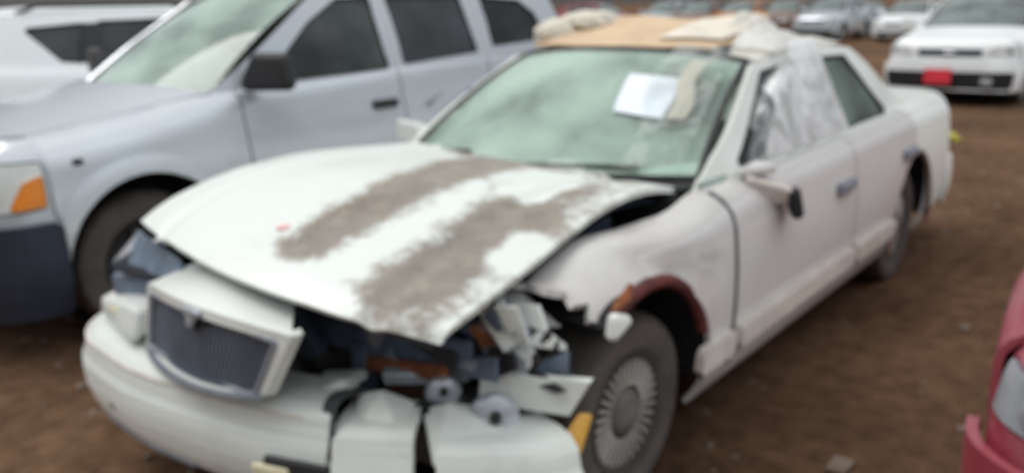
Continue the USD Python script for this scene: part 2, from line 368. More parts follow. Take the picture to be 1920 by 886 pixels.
# ------------------------------------------------------------------ parametric car (front axle at the origin, x forward, y left)
class Car:
    def __init__(s, root, P):
        s.root, s.P = root, P
        s.h = P.get('h', .06)
        s.w0 = P['w']
        g = lambda k, dflt: PchipInterpolator(*np.array(sorted(P.get(k, dflt))).T, extrapolate=False)
        s._zb, s._ry, s._in = g('zb', None), g('ry', None), g('inset', [(-9, 0), (9, 0)])
        s.r = P.get('r', .12)
        s.xs_f, s.xf, s.xs_r, s.xr = P['xs_f'], P['xf'], P['xs_r'], P['xr']
    def cl(s, f, x):
        lo, hi = f.x[0], f.x[-1]; return f(np.clip(x, lo, hi))
    def zb(s, x): return s.cl(s._zb, x)
    def ry(s, x): return s.cl(s._ry, x)
    def w(s, x): return s.w0-s.cl(s._in, x)
    def side(s, x, v, sgn=1, push=0.):
        zb, ry, r = s.zb(x), s.ry(x), s.r
        z0 = zb-r; a = np.clip((v-z0)/r, 0, PI/2)
        z = np.where(v > z0, z0+r*np.sin(a), v)
        zc = np.clip(z, .2, None)
        bul = .05*((np.minimum(zc, z0)-.62)/.42)**2 + .05*np.clip((.34-zc)/.14, 0, 1)**2
        y = s.w(x)-bul-ry*(1-np.cos(a))+push
        return np.stack([x, sgn*y, z], 1)
    def vtop(s, x): return s.zb(x)-s.r+s.r*PI/2
    def green(s, x, z, sgn=1, inn=0.):
        dz = z-s.zb(x)
        y = s.w(x)-s.ry(x)-.04-s.P.get('lean', .36)*dz-s.P.get('leanc', .12)*np.clip(dz, 0, 9)**2-inn
        return np.stack([x, sgn*y, z], 1)
    def wrap_path(s, front=True):
        k = ('f' if front else 'r')
        if ('path', k) in s.__dict__: return s.__dict__[('path', k)]
        xs, xe = (s.xs_f, s.xf) if front else (s.xs_r, s.xr)
        w = float(s.w(np.array(xs)))-.012; n = s.P.get('n_'+k, 3.2)
        th = np.linspace(-PI/2, PI/2, 241)
        y = w*np.sign(np.sin(th))*np.abs(np.sin(th))**(2/n); x = xs+(xe-xs)*np.abs(np.cos(th))**(2/n)
        L = np.concatenate([[0], np.cumsum(np.hypot(np.diff(x), np.diff(y)))]); L -= L[-1]/2
        t = np.linspace(L[0], L[-1], 161); px, py = np.interp(t, L, x), np.interp(t, L, y)
        tx, ty = np.gradient(px, t), np.gradient(py, t); l = np.hypot(tx, ty)
        nx, ny = ty/l, -tx/l
        if not front: nx, ny = -nx, -ny
        s.__dict__[('path', k)] = (t, px, py, nx, ny); return s.__dict__[('path', k)]
    def wrap(s, t, v, front=True, d=0., lean=None):
        T, px, py, nx, ny = s.wrap_path(front)
        xs = s.xs_f if front else s.xs_r
        zb, ry, r = float(s.zb(np.array(xs))), s.P.get('nose_ry', .10), s.r
        zb = s.P.get('nose_z' if front else 'tail_z', zb)
        z0 = zb-r; a = np.clip((v-z0)/r, 0, PI/2); z = np.where(v > z0, z0+r*np.sin(a), v)
        le = s.P.get('nose_lean' if front else 'tail_lean', .1) if lean is None else lean
        D = d-ry*(1-np.cos(a))-le*(np.clip(z, .5, 9)-.5)-.25*np.clip(.38-z, 0, 1)
        X, Y = np.interp(t, T, px), np.interp(t, T, py); NX, NY = np.interp(t, T, nx), np.interp(t, T, ny)
        return np.stack([X+NX*D, Y+NY*D, z], 1)
    def vt(s, front=True):
        zb = s.P.get('nose_z' if front else 'tail_z', float(s.zb(np.array(s.xs_f if front else s.xs_r))))
        return zb-s.r+s.r*PI/2
    def W(s, front=True): return s.wrap_path(front)[0][-1]
    def wrap_patch(s, name, poly, mat, front=True, d=0., t=.02, par=None, label=None, h=None):
        o = (1, 0, .2) if front else (-1, 0, .2)
        return obj(name, patch(poly, lambda a, b: s.wrap(a, b, front, d), t, o, h or s.h), mat, par or s.root, label)
    def deck(s, name, x_in, front=True, mat=None, crown=.045, drop=0., bow=.10, F2=None, label=None):
        T, px, py, nx, ny = s.wrap_path(front)
        ryn = s.P.get('nose_ry', .10); le = s.P.get('nose_lean' if front else 'tail_lean', .1)
        xs = s.xs_f if front else s.xs_r
        zn = s.P.get('nose_z' if front else 'tail_z', float(s.zb(np.array(xs))))
        ex, ey = px-nx*(ryn+le*(zn-.5))*1.0, py-ny*(ryn+le*(zn-.5))
        ye_n = float(s.w(np.array(xs))-s.ry(np.array(xs)))
        def F(u, v):
            xc = x_in+(bow*(1-u**2) if front else -bow*(1-u**2))
            xe0 = np.interp(u*ye_n, ey, ex)
            x = xc+(xe0-xc)*v
            y = u*((1-v)*(s.w(x)-s.ry(x))+v*np.minimum(s.w(x)-s.ry(x), ye_n+.0))
            z = s.zb(x); z = np.where((x > xs) if front else (x < xs), s.zb(np.array(xs))+(zn-s.zb(np.array(xs)))*np.clip((x-xs)/((s.xf if front else s.xr)-ryn-xs), 0, 1), z)
            z = z+crown*(1-np.abs(u)**2.4)*np.clip((1-v)*6, 0, 1)**.5*(.35+.65*(1-v))
            return np.stack([x, y, z], 1)
        return obj(name, grid(F, 31, 31, .02, (0, 0, 1), (-1, 1), (0, .985)), mat, s.root, label)
    def glass(s, name, B, Tp, mat, bulge=.05, frame=True, out=(1, 0, .6), m=None, nu=25, shrink=1.):
        """B, Tp: (x, half width, z, bow) of the bottom and top edge"""
        def F(u, v):
            xb = B[0]+B[3]*(1-u**2); xt = Tp[0]+Tp[3]*(1-u**2)
            y = u*((1-v)*B[1]+v*Tp[1]); z = (1-v)*B[2]+v*(Tp[2]+s.P.get('crown', .05)*(1-np.abs(u)**2.5))
            k = bulge*4*v*(1-v)*np.sign(out[0])
            return np.stack([xb+(xt-xb)*v+k*.5, y, z+abs(k)*.8], 1)
        g = obj(name, grid(F, nu, 14, .005, out, (-shrink, shrink), (0, 1)), mat, s.root)
        if frame:
            e = 1.02
            ring = [F(np.linspace(-1, 1, 30), np.zeros(30)), F(np.ones(12), np.linspace(0, 1, 12)), F(np.linspace(1, -1, 30), np.ones(30)), F(-np.ones(12), np.linspace(1, 0, 12))]
            obj('window_seal', tube(np.vstack(ring), .013, 6), m_cap, g)
        return F
    def body(s, doors, mats, arch=None, sides=(1, -1), handle=None, seam=.005):
        """doors: x of the seams from front to rear: [front door front, B, rear door rear]"""
        P = s.P; wb = P['wb']; zs = P.get('zs', .22); Ra = P.get('Ra', .40); za = P.get('za', .36)
        xs = np.linspace(s.xs_r, s.xs_f, 80)
        whole = Polygon([(s.xs_r, zs+P.get('tail_up', .12)), (-wb-.3, zs), (.3, zs), (s.xs_f, zs+P.get('nose_up', .05))]+[(a, float(s.vtop(a))) for a in xs[::-1]])
        ar = unary_union([Point(0, za).buffer(Ra, 24), box(-Ra, -1, Ra, za), Point(-wb, za).buffer(Ra, 24), box(-wb-Ra, -1, -wb+Ra, za)])
        whole = whole.difference(ar)
        dl = P.get('door_sill', zs+.06)
        cuts = [9, *doors, -9]; names = ['front_fender', 'front_door', 'rear_door', 'rear_quarter_panel']
        if len(doors) == 2: names = ['front_fender', 'front_door', 'rear_quarter_panel']
        made = {}
        for sg in sides:
            for k, nm in enumerate(names):
                reg = whole.intersection(box(cuts[k+1]+seam, -1, cuts[k]-seam, 9))
                if 'door' in nm: reg = reg.intersection(box(-9, dl+seam, 9, 9))
                if reg.is_empty: continue
                fn = (lambda a, b, sg=sg: s.side(a, b, sg))
                if (nm, sg) in P.get('override', {}):
                    reg, fn = P['override'][(nm, sg)](s, reg, fn)
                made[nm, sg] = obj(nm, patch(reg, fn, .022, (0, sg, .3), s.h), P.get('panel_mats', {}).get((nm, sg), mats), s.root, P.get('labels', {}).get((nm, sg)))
                if 'door' in nm and handle:
                    hx = cuts[k+1]+.17; hz = handle[0]
                    c = s.side(np.array([hx]), np.array([hz]), sg)[0]
                    obj('handle', rbox((.21, .035, .055), c+np.array([0, sg*.012, 0]), .014), handle[1], made[nm, sg])
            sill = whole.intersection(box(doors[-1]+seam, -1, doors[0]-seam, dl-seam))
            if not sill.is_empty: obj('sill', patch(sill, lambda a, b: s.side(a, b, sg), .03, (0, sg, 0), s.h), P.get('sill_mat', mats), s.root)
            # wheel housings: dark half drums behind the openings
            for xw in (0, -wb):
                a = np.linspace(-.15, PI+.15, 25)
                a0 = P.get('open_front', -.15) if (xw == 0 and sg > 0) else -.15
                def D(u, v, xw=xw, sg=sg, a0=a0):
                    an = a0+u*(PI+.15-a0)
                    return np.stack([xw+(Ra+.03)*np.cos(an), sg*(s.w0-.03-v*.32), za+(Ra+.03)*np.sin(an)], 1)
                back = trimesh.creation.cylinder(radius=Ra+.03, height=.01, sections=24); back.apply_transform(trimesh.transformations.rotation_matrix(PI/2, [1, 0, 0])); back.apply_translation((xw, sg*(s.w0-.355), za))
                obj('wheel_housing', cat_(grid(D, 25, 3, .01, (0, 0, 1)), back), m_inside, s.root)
        # floor pan and cabin tub
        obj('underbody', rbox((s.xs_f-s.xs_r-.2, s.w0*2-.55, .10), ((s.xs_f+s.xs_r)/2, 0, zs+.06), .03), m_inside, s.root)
        return made
    def cabin(s, outline, wins, glassm, mats, framem=None, sides=(1, -1), roofm=None, roofx=None, zr=None, crown=.05, gl_over=None):
        """outline, wins: polygons in (x, z)"""
        for sg in sides:
            full = Polygon(outline)
            ws = [rounded(Polygon(w), .02) for w in wins]
            obj('pillar_frame', patch(full.difference(unary_union(ws)), lambda a, b: s.green(a, b, sg), .03, (0, sg, .2), s.h), mats, s.root)
            for i, wp in enumerate(ws):
                g = obj('side_window', patch(wp.buffer(.012), lambda a, b: s.green(a, b, sg, .014), .004, (0, sg, .2), s.h*1.5), (gl_over or {}).get((i, sg), glassm), s.root)
                c = np.array(wp.exterior.coords); obj('window_seal', tube(s.green(c[:, 0], c[:, 1], sg, .004), .008, 5), m_cap, g)
        zr_ = PchipInterpolator(*np.array(sorted(zr)).T)
        xf, xr = roofx
        def F(u, v):
            x0 = xf[0]+xf[1]*(1-u**2); x1 = xr[0]-xr[1]*(1-u**2); x = x0+(x1-x0)*v
            z = zr_(np.clip(x, zr_.x[0], zr_.x[-1])); ye = np.abs(s.green(x, z)[:, 1])-.004
            return np.stack([x, u*ye, z+crown*(1-np.abs(u)**2.5)], 1)
        s.roofF = F
        obj('roof', grid(F, 33, 25, .03, (0, 0, 1), (-1, 1)), roofm or mats, s.root)

def lampbox(s, lo, hi, z0, z1, front=True, sg=1, cut_=.03):
    a, b = sorted((sg*lo, sg*hi)); return rounded(Polygon([(a, z0), (b, z0), (b, z1), (a, z1)]), cut_)

# ================================================================== THE GROUND
def ground():
    def ax(c):
        q = np.concatenate([np.arange(-9, 5.01, .12)]); out = [q]
        f = 5+np.cumsum(.15*1.22**np.arange(34)); b = -9-np.cumsum(.15*1.22**np.arange(34))
        return np.concatenate([b[::-1], q, f])
    X, Y = ax(0), ax(0)+1.
    xx, yy = np.meshgrid(X, Y, indexing='ij'); p = np.stack([xx.ravel(), yy.ravel(), 0*xx.ravel()], 1)
    near = np.exp(-((p[:, 0]+2)**2+p[:, 1]**2)/900)
    z = (.05*meshkit.fbm(p*np.array([.5, .9, 1]))+.02*meshkit.fbm(p*3.1+5))*near
    z -= z.mean()
    p[:, 2] = np.clip(z, -.05, .035)-.012
    n, m = xx.shape; i = np.arange(n*m).reshape(n, m)
    a, b, c, e = i[:-1, :-1].ravel(), i[1:, :-1].ravel(), i[1:, 1:].ravel(), i[:-1, 1:].ravel()
    return trimesh.Trimesh(p, np.vstack([np.stack([a, b, c], 1), np.stack([a, c, e], 1)]), process=False)
obj('ground', ground(), m_ground, kind='structure', smooth=60)
def pebbles():
    ms = []
    for k in range(900):
        x, y = rng.uniform(-12, 1.5), rng.uniform(-3.5, 3)
        s_ = rng.uniform(.008, .03); m = trimesh.creation.icosphere(subdivisions=0, radius=1.); m.vertices *= rng.uniform(.6, 1.3, 3)*np.array([s_, s_, s_*.6]); m.apply_translation((x, y, .004)); ms.append(m)
    return cat_(*ms)
obj('pebbles', pebbles(), m_debris, label='small pebbles and clods scattered over the brown dirt', cat='gravel', kind='stuff')
for i, (x, y, sz, lab) in enumerate([(-.64, 1.37, .05, 'pale flat scrap lying on the dirt between the wrecked white sedan and the red car'), (-2.3, 1.42, .035, 'smaller pale scrap lying on the dirt beside the rear door of the white sedan')]):
    obj('scrap', bent(rbox((sz*2.2, sz*1.4, .014), (x, y, .016), .005), .01, 20, i), m_debris, label=lab, cat='scrap')
ys_ = cat_(bent(rbox((.16, .10, .05), (-8.39, -.04, .05), .015, rot=(.2, .1, .5)), .02, 12), rbox((.09, .05, .03), (-8.33, .04, .03), .01, rot=(0, .2, -.4)))
obj('yellow_scrap', ys_, m_yel, label='small yellow plastic scrap lying on the dirt behind the white sedan', cat='scrap')

# ================================================================== THE WRECKED WHITE SEDAN
SED = thing('wrecked_sedan', 'wrecked white four-door sedan with crushed front, dirty buckled hood and loose grille', 'car')
def fender_driver(s, reg, fn):
    reg = reg.intersection(Polygon([(-1, -1), (-1, 2), (.26, 2), (.36, .99), (.31, .95), (.335, .91), (.27, .885), (.29, .85), (.215, .83), (.25, .79), (.20, .76), (.22, .2), (.22, -1)]))
    reg = reg.difference(Point(0, .38).buffer(.405, 24))
    def F(a, b):
        p = fn(a, b); k = np.clip((a+.05)/.35, 0, 1)*np.clip((b-.6)/.2, 0, 1)
        p[:, 1] += k*(.035*np.sin(a*17+b*9)-.02)+.012*meshkit.fbm(p*5.)*np.clip((a+.3)/.3, 0, 1)
        p[:, 2] += k*(-.035+.03*np.sin(a*13+2))
        p[:, 1] -= .33*np.clip((a+.40)/.35, 0, 1)*np.clip(b-.76, 0, .3); fo = np.exp(-((b-(.83+.30*(a+.1)))/.035)**2)*np.clip((a+.48)/.1, 0, 1); p[:, 1] -= .035*fo; fo2 = np.exp(-((a+.05-.5*(b-.8))/.05)**2)*np.clip((b-.76)/.1, 0, 1); p[:, 1] -= .03*fo2; p[:, 2] -= .045*np.clip((a+.50)/.15, 0, 1)*np.clip((b-.90)/.12, 0, 1); rg = 1-np.abs(meshkit.fbm(np.stack([a*3.2+b*2, b*4.5, 0*a+3], 1)))*2.4; p[:, 1] += .045*np.clip(rg, -1, 1)*np.clip((a+.42)/.25, 0, 1)*np.clip((b-.62)/.15, 0, 1)
        dent = np.exp(-((a+.22)/.10)**2-((b-.98)/.09)**2); p[:, 1] -= .03*dent; p[:, 2] -= .012*dent
        return p
    return reg, F
def fender_pass(s, reg, fn):
    def F(a, b):
        p = fn(a, b); k = np.clip((a-.2)/.4, 0, 1); p[:, 1] -= .06*k; p[:, 2] -= .06*k*np.clip((b-.5)/.3, 0, 1); return p
    return reg, F
P = dict(open_front=.95, w=.975, wb=2.91, xs_f=.70, xf=1.0, xs_r=-3.85, xr=-4.32, zs=.21, r=.13, Ra=.385, za=.385, h=.05,
         zb=[(.9, .83), (.4, .89), (0, .93), (-.5, .965), (-.9, .975), (-2.6, 1.0), (-3.2, 1.015), (-3.9, 1.0), (-4.2, .985)],
         ry=[(.9, .20), (.2, .21), (-.3, .18), (-.6, .15), (-.95, .10), (-2.6, .10), (-3.0, .14), (-3.9, .17)],
         inset=[(-4.4, .10), (-3.9, .06), (-3.2, .015), (-2.6, 0), (-.5, 0), (.2, .012), (.9, .06)],
         lean=.40, leanc=.10, n_r=3.4, tail_lean=.12, nose_ry=.10, tail_up=.10, door_sill=.27,
         override={('front_fender', 1): fender_driver, ('front_fender', -1): fender_pass},
         panel_mats={('front_fender', 1): m_side_shaded, ('front_door', 1): m_side_shaded, ('rear_door', 1): m_side_shaded, ('rear_quarter_panel', 1): m_white},
         labels={('front_fender', 1): 'torn and dented white front fender', ('front_door', 1): 'dusty white front door with shade painted into its darker pinkish colour'}, sill_mat=m_side_shaded)
sed = Car(SED, P)
made = sed.body([-.565, -1.86, -2.88], m_white, handle=(.80, m_grey2), seam=.007)
sed.cabin([(-.56, .94), (-.75, 1.055), (-1.30, 1.365), (-1.6, 1.40), (-2.2, 1.395), (-2.5, 1.365), (-3.24, .97)],
          [[(-.84, .995), (-1.34, 1.325), (-1.74, 1.348), (-1.79, 1.005)], [(-1.88, 1.005), (-1.83, 1.348), (-2.36, 1.335), (-2.72, 1.01)]],
          g_green2, m_white, gl_over={(0, 1): g_dark}, roofm=m_roofp, roofx=((-1.36, .11), (-2.52, .08)), zr=[(-1.1, 1.345), (-1.35, 1.378), (-1.7, 1.402), (-2.2, 1.395), (-2.6, 1.355)], crown=.035)
sed.glass('windshield', (-.67, .755, .985, .25), (-1.345, .615, 1.372, .11), g_green, bulge=.03)
sed.glass('rear_window', (-3.24, .66, 1.005, -.12), (-2.53, .585, 1.355, -.08), g_green2, bulge=.03, out=(-1, 0, .6))
sed.deck('trunk_lid', -3.22, front=False, mat=m_white, crown=.02)
vt = sed.vt(False); Wr = sed.W(False)
tail = Polygon([(-Wr, .46), (Wr, .46), (Wr, vt), (-Wr, vt)])
tl = [lampbox(sed, Wr-.72, Wr-.16, .68, .86, sg=k) for k in (1, -1)]
sed.wrap_patch('rear_panel', tail.difference(unary_union([t.buffer(.004) for t in tl])), m_white, False)
for t in tl: sed.wrap_patch('tail_lamp', t, m_redl, False, d=.004)
sed.wrap_patch('rear_bumper', rounded(Polygon([(-Wr, .28), (Wr, .28), (Wr, .58), (-Wr, .58)]), .04), m_white, False, d=.018, t=.04)
# mouldings along the doors and the sill of the visible side and the far one
for sg in (1, -1):
    for a, b, pn in ((-.60, -1.83, 'front_door'), (-1.89, -2.48, 'rear_door')):
        xs = np.linspace(a, b, 20)
        obj('side_moulding', patch(rounded(box(b, .385, a, .475), .02), lambda p, q: sed.side(p, q, sg, .034), .036, (0, sg, 0), .04), m_mould if sg > 0 else m_white, made[pn, sg])
    obj('side_moulding', patch(rounded(box(-.555, .375, -.30, .475), .03), lambda p, q: sed.side(p, q, sg, .03), .032, (0, sg, 0), .03), m_mould if sg > 0 else m_white, made['front_fender', sg])
    obj('wheel_arch_trim', tube([(-2.91+.39*math.cos(a), sg*.955, .385+.39*math.sin(a)) for a in np.linspace(-.35, PI+.3, 30)], .014), m_chrome, made['rear_quarter_panel', sg])
# dark weather strip in the gap in front of the driver's door
gp = sed.side(np.full(14, -.568), np.linspace(.33, 1.0, 14), 1, -.004)
obj('door_seal', tube(gp, .013, 6), plain('seal_green_grey', (.05, .065, .06), .7), made['front_door', 1])
# mirrors
for sg in (1, -1):
    m = hull([(-.80, sg*.87, 1.00), (-.96, sg*.86, 1.0), (-.93, sg*.93, 1.0)], .02)
    obj('mirror_foot', m, m_side_shaded if sg > 0 else m_white, made['front_door', sg])
if True:
    c = hull([(-.80, .90, .975), (-.88, .98, .94), (-.87, .91, .88), (-.95, 1.0, .88), (-.97, .93, .90), (-.93, 1.02, .92)], .016)
    mr = obj('door_mirror', c, m_mould, SED, 'broken door mirror hanging on the driver side')
    obj('mirror_face', hull([(-.93, 1.025, .915), (-.95, 1.035, .835), (-1.0, .99, .90), (-1.01, 1.0, .84)], .026), m_black, mr)
    c = hull([(-.88, -.97, 1.03), (-.93, -1.16, 1.03), (-.88, -.97, .95), (-.93, -1.16, .95), (-1.0, -.97, .99), (-1.0, -1.12, .99)], .02)
    obj('door_mirror', c, m_white, SED)
# wheels
for x in (0, -2.91):
    for sg in (1, -1):
        wheel(SED, x, sg*.885, sg, .335, .21, .208, finn=32, dusty=True)
# interior
for sg in (1, -1): seat(SED, -1.55, sg*.38, .30, m_seat, h=.60, name='front_seat')
seat(SED, -2.45, 0, .32, m_seat, w=1.35, bench=True, h=.55, name='rear_seat')
obj('dashboard', rbox((.42, 1.42, .26), (-.86, 0, .85), .08), m_dash, SED)
steering(SED, -1.16, .38, .93, m_black)
for sg in (1, -1): obj('door_lining', rbox((2.3, .03, .62), (-1.75, sg*.80, .68), .01), m_dash, SED)
obj('firewall', rbox((.06, 1.5, .66), (-.52, 0, .62), .02), m_inside, SED)

# hood: buckled upwards, its driver corner hanging over the broken corner
R0 = np.array([[(-.66, -.77, .995), (-.415, 0, 1.022), (-.55, .735, .968)], [(-.2, -.74, 1.032), (0, 0, 1.05), (-.14, .70, .968)],
               [(.16, -.72, 1.042), (.33, 0, 1.035), (.27, .725, .905)], [(.48, -.68, 1.012), (.64, .05, .985), (.60, .775, .842)], [(.80, -.63, .95), (.90, .14, .918), (.735, .775, .812)]])
va = np.array([0, .28, .55, .80, 1.])
cs = CubicSpline(va, R0, axis=0)
def hoodF(u, v):
    q = cs(v); a, b, c = q[:, 0], q[:, 1], q[:, 2]; t = (u+1)/2
    p = (1-t)[:, None]*(1-2*t)[:, None]*a+4*(t*(1-t))[:, None]*b+(t*(2*t-1))[:, None]*c
    p[:, 2] += .012*np.exp(-((np.abs(u)-.62)/.05)**2)*np.clip(1.1-v, 0, 1)          # pressed ridges
    p[:, 2] -= .012*np.exp(-((np.abs(u)-.70)/.04)**2)
    p[:, 2] += .014*meshkit.fbm(p*np.array([2.2, 2.2, 1])+3)*(.4+v)
    p[:, 2] += .022*np.sin(v*9)*np.clip(u-.55, 0, 1)*1.2
    e = np.clip((v-.90)/.10, 0, 1)**2; p[:, 2] -= .028*e
    return p
hm = grid(hoodF, 70, 70, .022, (0, 0, 1), (-1, 1))
hp = obj('hood', hm, m_hood, SED, 'buckled white hood with two broad streaks of dried brown dirt')
def seg(p, a, b):
    a, b = np.array(a), np.array(b); t = np.clip(((p-a)@(b-a))/((b-a)@(b-a)), 0, 1); return np.linalg.norm(p-(a+t[:, None]*(b-a)), axis=1), t
def dirtmask(v):
    p = v[:, :2]; out = np.zeros(len(p))
    for a, b, w0, w1, s_ in (((-.45, .02), (.70, .20), .18, .10, 1.), ((-.25, .56), (.70, .62), .10, .10, .8), ((.1, .53), (.68, .60), .15, .14, 1.), ((-.42, -.25), (-.40, .30), .07, .08, .8), ((-.42, .45), (-.38, .66), .07, .08, .6), ((.55, .66), (.72, .70), .12, .10, .62), ((-.45, .55), (.6, .72), .22, .14, .55), ((-.4, -.1), (.0, .3), .2, .2, .45), ((-.5, -.55), (-.43, -.2), .05, .06, .5)):
        d, t = seg(p, a, b); w = w0+(w1-w0)*t
        out = np.maximum(out, s_*np.clip(1.25-d/w*.75, 0, 1)**.8)
    hole = seg(p, (.22, .63), (.36, .66))[0]; out -= .7*np.clip(1-hole/.09, 0, 1)
    hole = seg(p, (-.22, .44), (.0, .44))[0]; out -= .55*np.clip(1-hole/.10, 0, 1)
    return np.clip(out, 0, 1)
UsdGeom.PrimvarsAPI(stage.GetPrimAtPath(hp)).CreatePrimvar('dirt', Sdf.ValueTypeNames.FloatArray, 'vertex').Set([float(x) for x in dirtmask(np.array(UsdGeom.Mesh.Get(stage, hp).GetPointsAttr().Get()))])
q = hoodF(np.array([-.02]), np.array([.83]))[0]
mk = trimesh.creation.cylinder(radius=.022, height=.004, sections=20); mk.apply_transform(trimesh.transformations.rotation_matrix(.10, [0, 1, 0])); mk.apply_translation(q+np.array([0, 0, .002]))
obj('paint_mark', mk, m_pink, hp, 'faint pink dab of paint')
obj('hood_inner_frame', cat_(grid(lambda u, v: hoodF(u, v)-np.array([0, 0, .05]), 20, 20, .02, (0, 0, 1), (-.93, .93), (.03, .95))), m_navy, hp)
obj('cowl', grid(lambda u, v: np.stack([-.67+.25*(1-u**2)+.13-.20*v, u*.76, .972+.012*v], 1), 25, 4, .01, (0, 0, 1), (-1, 1)), m_black, SED)
for sg in (-1, 1):
    xw = np.linspace(0, 1, 8); y0 = .25+.25*sg
    obj('wiper', tube([(-.43-.16*abs(y0+t*.45-.2)**2-.06*t, y0-.6+t*.5+.15*sg, 1.005+.02*t) for t in xw], .008, 5), m_black, SED)

# engine bay: tub, radiator support, lumps of engine, wheel aprons
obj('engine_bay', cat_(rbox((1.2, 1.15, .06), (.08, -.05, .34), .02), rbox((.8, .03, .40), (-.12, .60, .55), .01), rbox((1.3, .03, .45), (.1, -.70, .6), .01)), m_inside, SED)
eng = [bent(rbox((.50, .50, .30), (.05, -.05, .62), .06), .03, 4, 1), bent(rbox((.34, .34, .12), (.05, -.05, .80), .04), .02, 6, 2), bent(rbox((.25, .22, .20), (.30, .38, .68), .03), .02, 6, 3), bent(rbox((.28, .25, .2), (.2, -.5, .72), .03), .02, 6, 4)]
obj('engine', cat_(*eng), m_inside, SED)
rs = [bent(hull([(.63, -.30, .67), (.56, .30, .655), (.49, .64, .69), (.63, -.30, .60), (.56, .30, .585), (.49, .64, .62)], .012), .02, 4, 5), bent(rbox((.06, .09, .30), (.575, -.10, .52), .012), .015, 5, 6), bent(rbox((.06, .07, .22), (.565, .25, .52), .012), .015, 5, 7),
      bent(rbox((.05, .10, .30), (.66, .02, .68), .012, rot=(.5, .1, .2)), .02, 5, 8), bent(rbox((.05, .50, .10), (.60, .02, .76), .01, rot=(.12, 0, -.15)), .015, 5, 9), bent(rbox((.05, .12, .10), (.56, .42, .72), .01, rot=(.3, 0, -.15)), .015, 5, 9)]
sup = obj('radiator_support', cat_(*rs), plain('navy_steel', (.085, .115, .17), .5, var=.4), SED, 'bent dark blue radiator support behind the broken bumper')
obj('cross_member', bent(hull([(.575, .275, .572), (.54, .58, .605), (.575, .275, .545), (.54, .58, .585)], .014), .012, 7, 3), m_rust, SED, 'rusty bent cross member below the hood tip')
obj('rusty_bracket', bent(rbox((.10, .14, .16), (.50, .40, .47), .02, rot=(.2, .1, .3)), .02, 8, 5), plain('rust_dark', (.06, .022, .014), .9, var=.5), SED)
obj('lower_frame_rail', bent(rbox((.5, .10, .12), (.40, .56, .44), .02, rot=(0, -.1, .1)), .02, 5, 6), m_inside, SED)
obj('steel_bracket', bent(rbox((.05, .15, .05), (.56, .44, .555), .015, rot=(.1, .3, .5)), .015, 9, 8), m_lensg, SED)
hoses = [tube([(.52, -.30, .70), (.58, -.1, .74), (.56, .1, .70), (.50, .25, .72)], .022), tube([(.45, .1, .78), (.55, .3, .76), (.50, .5, .74)], .014), tube([(.66, -.25, .66), (.64, -.05, .60), (.66, .12, .5)], .02)]
for hs in hoses: obj('hose', hs, m_black, SED)
# torn sheet metal of the driver-side corner
def piece(nm, pts, mat, t=.008, amp=.012, sc=6., seed=0, par=SED, label=None): return obj(nm, plate(pts, t, .04, amp, sc, seed), mat, par, label)
piece('fender_apron', [(-.20, .66, .93), (.20, .66, .87), (.36, .62, .80), (.36, .62, .70), (.20, .62, .72), (-.25, .64, .80)], m_navy, .01, .02, 4, 1)
piece('torn_metal', [(.38, .52, .70), (.36, .70, .80), (.34, .74, .75), (.37, .55, .63)], m_navy2, .012, .02, 6, 2, label='blue grey torn inner fender metal')
piece('torn_metal', [(.36, .66, .79), (.34, .80, .76), (.35, .83, .70), (.37, .70, .71)], m_lensg, .012, .03, 7, 3)
piece('torn_fender_strip', [(.37, .70, .80), (.36, .80, .80), (.37, .84, .73), (.38, .73, .745)], m_white, .012, .02, 8, 5)
piece('torn_fender_strip', [(.36, .60, .80), (.31, .70, .80), (.26, .80, .70), (.33, .66, .70)], m_white, .010, .025, 8, 5)
piece('splash_shield', [(.42, .50, .64), (.34, .74, .68), (.36, .82, .58), (.44, .48, .52)], plain('splash_grey', (.13, .12, .12), .8, var=.4), .01, .03, 5, 6)
piece('bumper_wing', [(.485, .683, .605), (.44, .84, .618), (.395, 1.005, .635), (.412, .944, .52), (.448, .813, .515), (.488, .672, .518)], m_bump, .03, .010, 4, 7, label='broken white wing of the front bumper beside the tyre')
for (x, y, z, rr, mt, nm) in ((.55, .585, .535, .055, m_lensg, 'round_lamp'), (.52, .755, .50, .075, m_lensg, 'round_lamp')):
    s_ = trimesh.creation.icosphere(subdivisions=3, radius=rr); s_.vertices *= np.array([.5, 1, 1]); s_.apply_transform(trimesh.transformations.rotation_matrix(.7, [0, 0, 1])); s_.apply_translation((x, y, z))
    lp = obj(nm, s_, m_lensg, SED)
    c = trimesh.creation.cylinder(radius=rr*.22, height=rr*.3, sections=16); c.apply_transform(trimesh.transformations.rotation_matrix(PI/2, [0, 1, 0])); c.apply_transform(trimesh.transformations.rotation_matrix(.7, [0, 0, 1])); c.apply_translation((x+rr*.36, y+rr*.42, z+.02))
    obj('bulb_socket', c, m_black, lp)
obj('corner_lamp', bent(hull([(.40, .975, .52), (.39, .99, .52), (.45, .965, .43), (.43, .985, .43), (.47, .94, .42)], .012), .008, 10, 2), m_ochre, SED, 'broken amber corner lamp lying in the bumper end')
obj('wheel_arch_lip', tube([(.40*math.cos(a), .945, .385+.405*math.sin(a)) for a in np.linspace(1.05, 2.8, 24)], .022, 8), m_maroon, made['front_fender', 1], 'rusty maroon edge of the front wheel arch')
obj('rust_patch', bent(hull([(.215, .965, .785), (.16, .972, .80), (.14, .968, .83), (.18, .966, .80)], .010), .012, 14, 3), m_rust, made['front_fender', 1])
obj('torn_clip', bent(hull([(.24, .98, .76), (.20, .985, .745), (.25, .98, .72)], .022), .008, 12), m_white, SED)

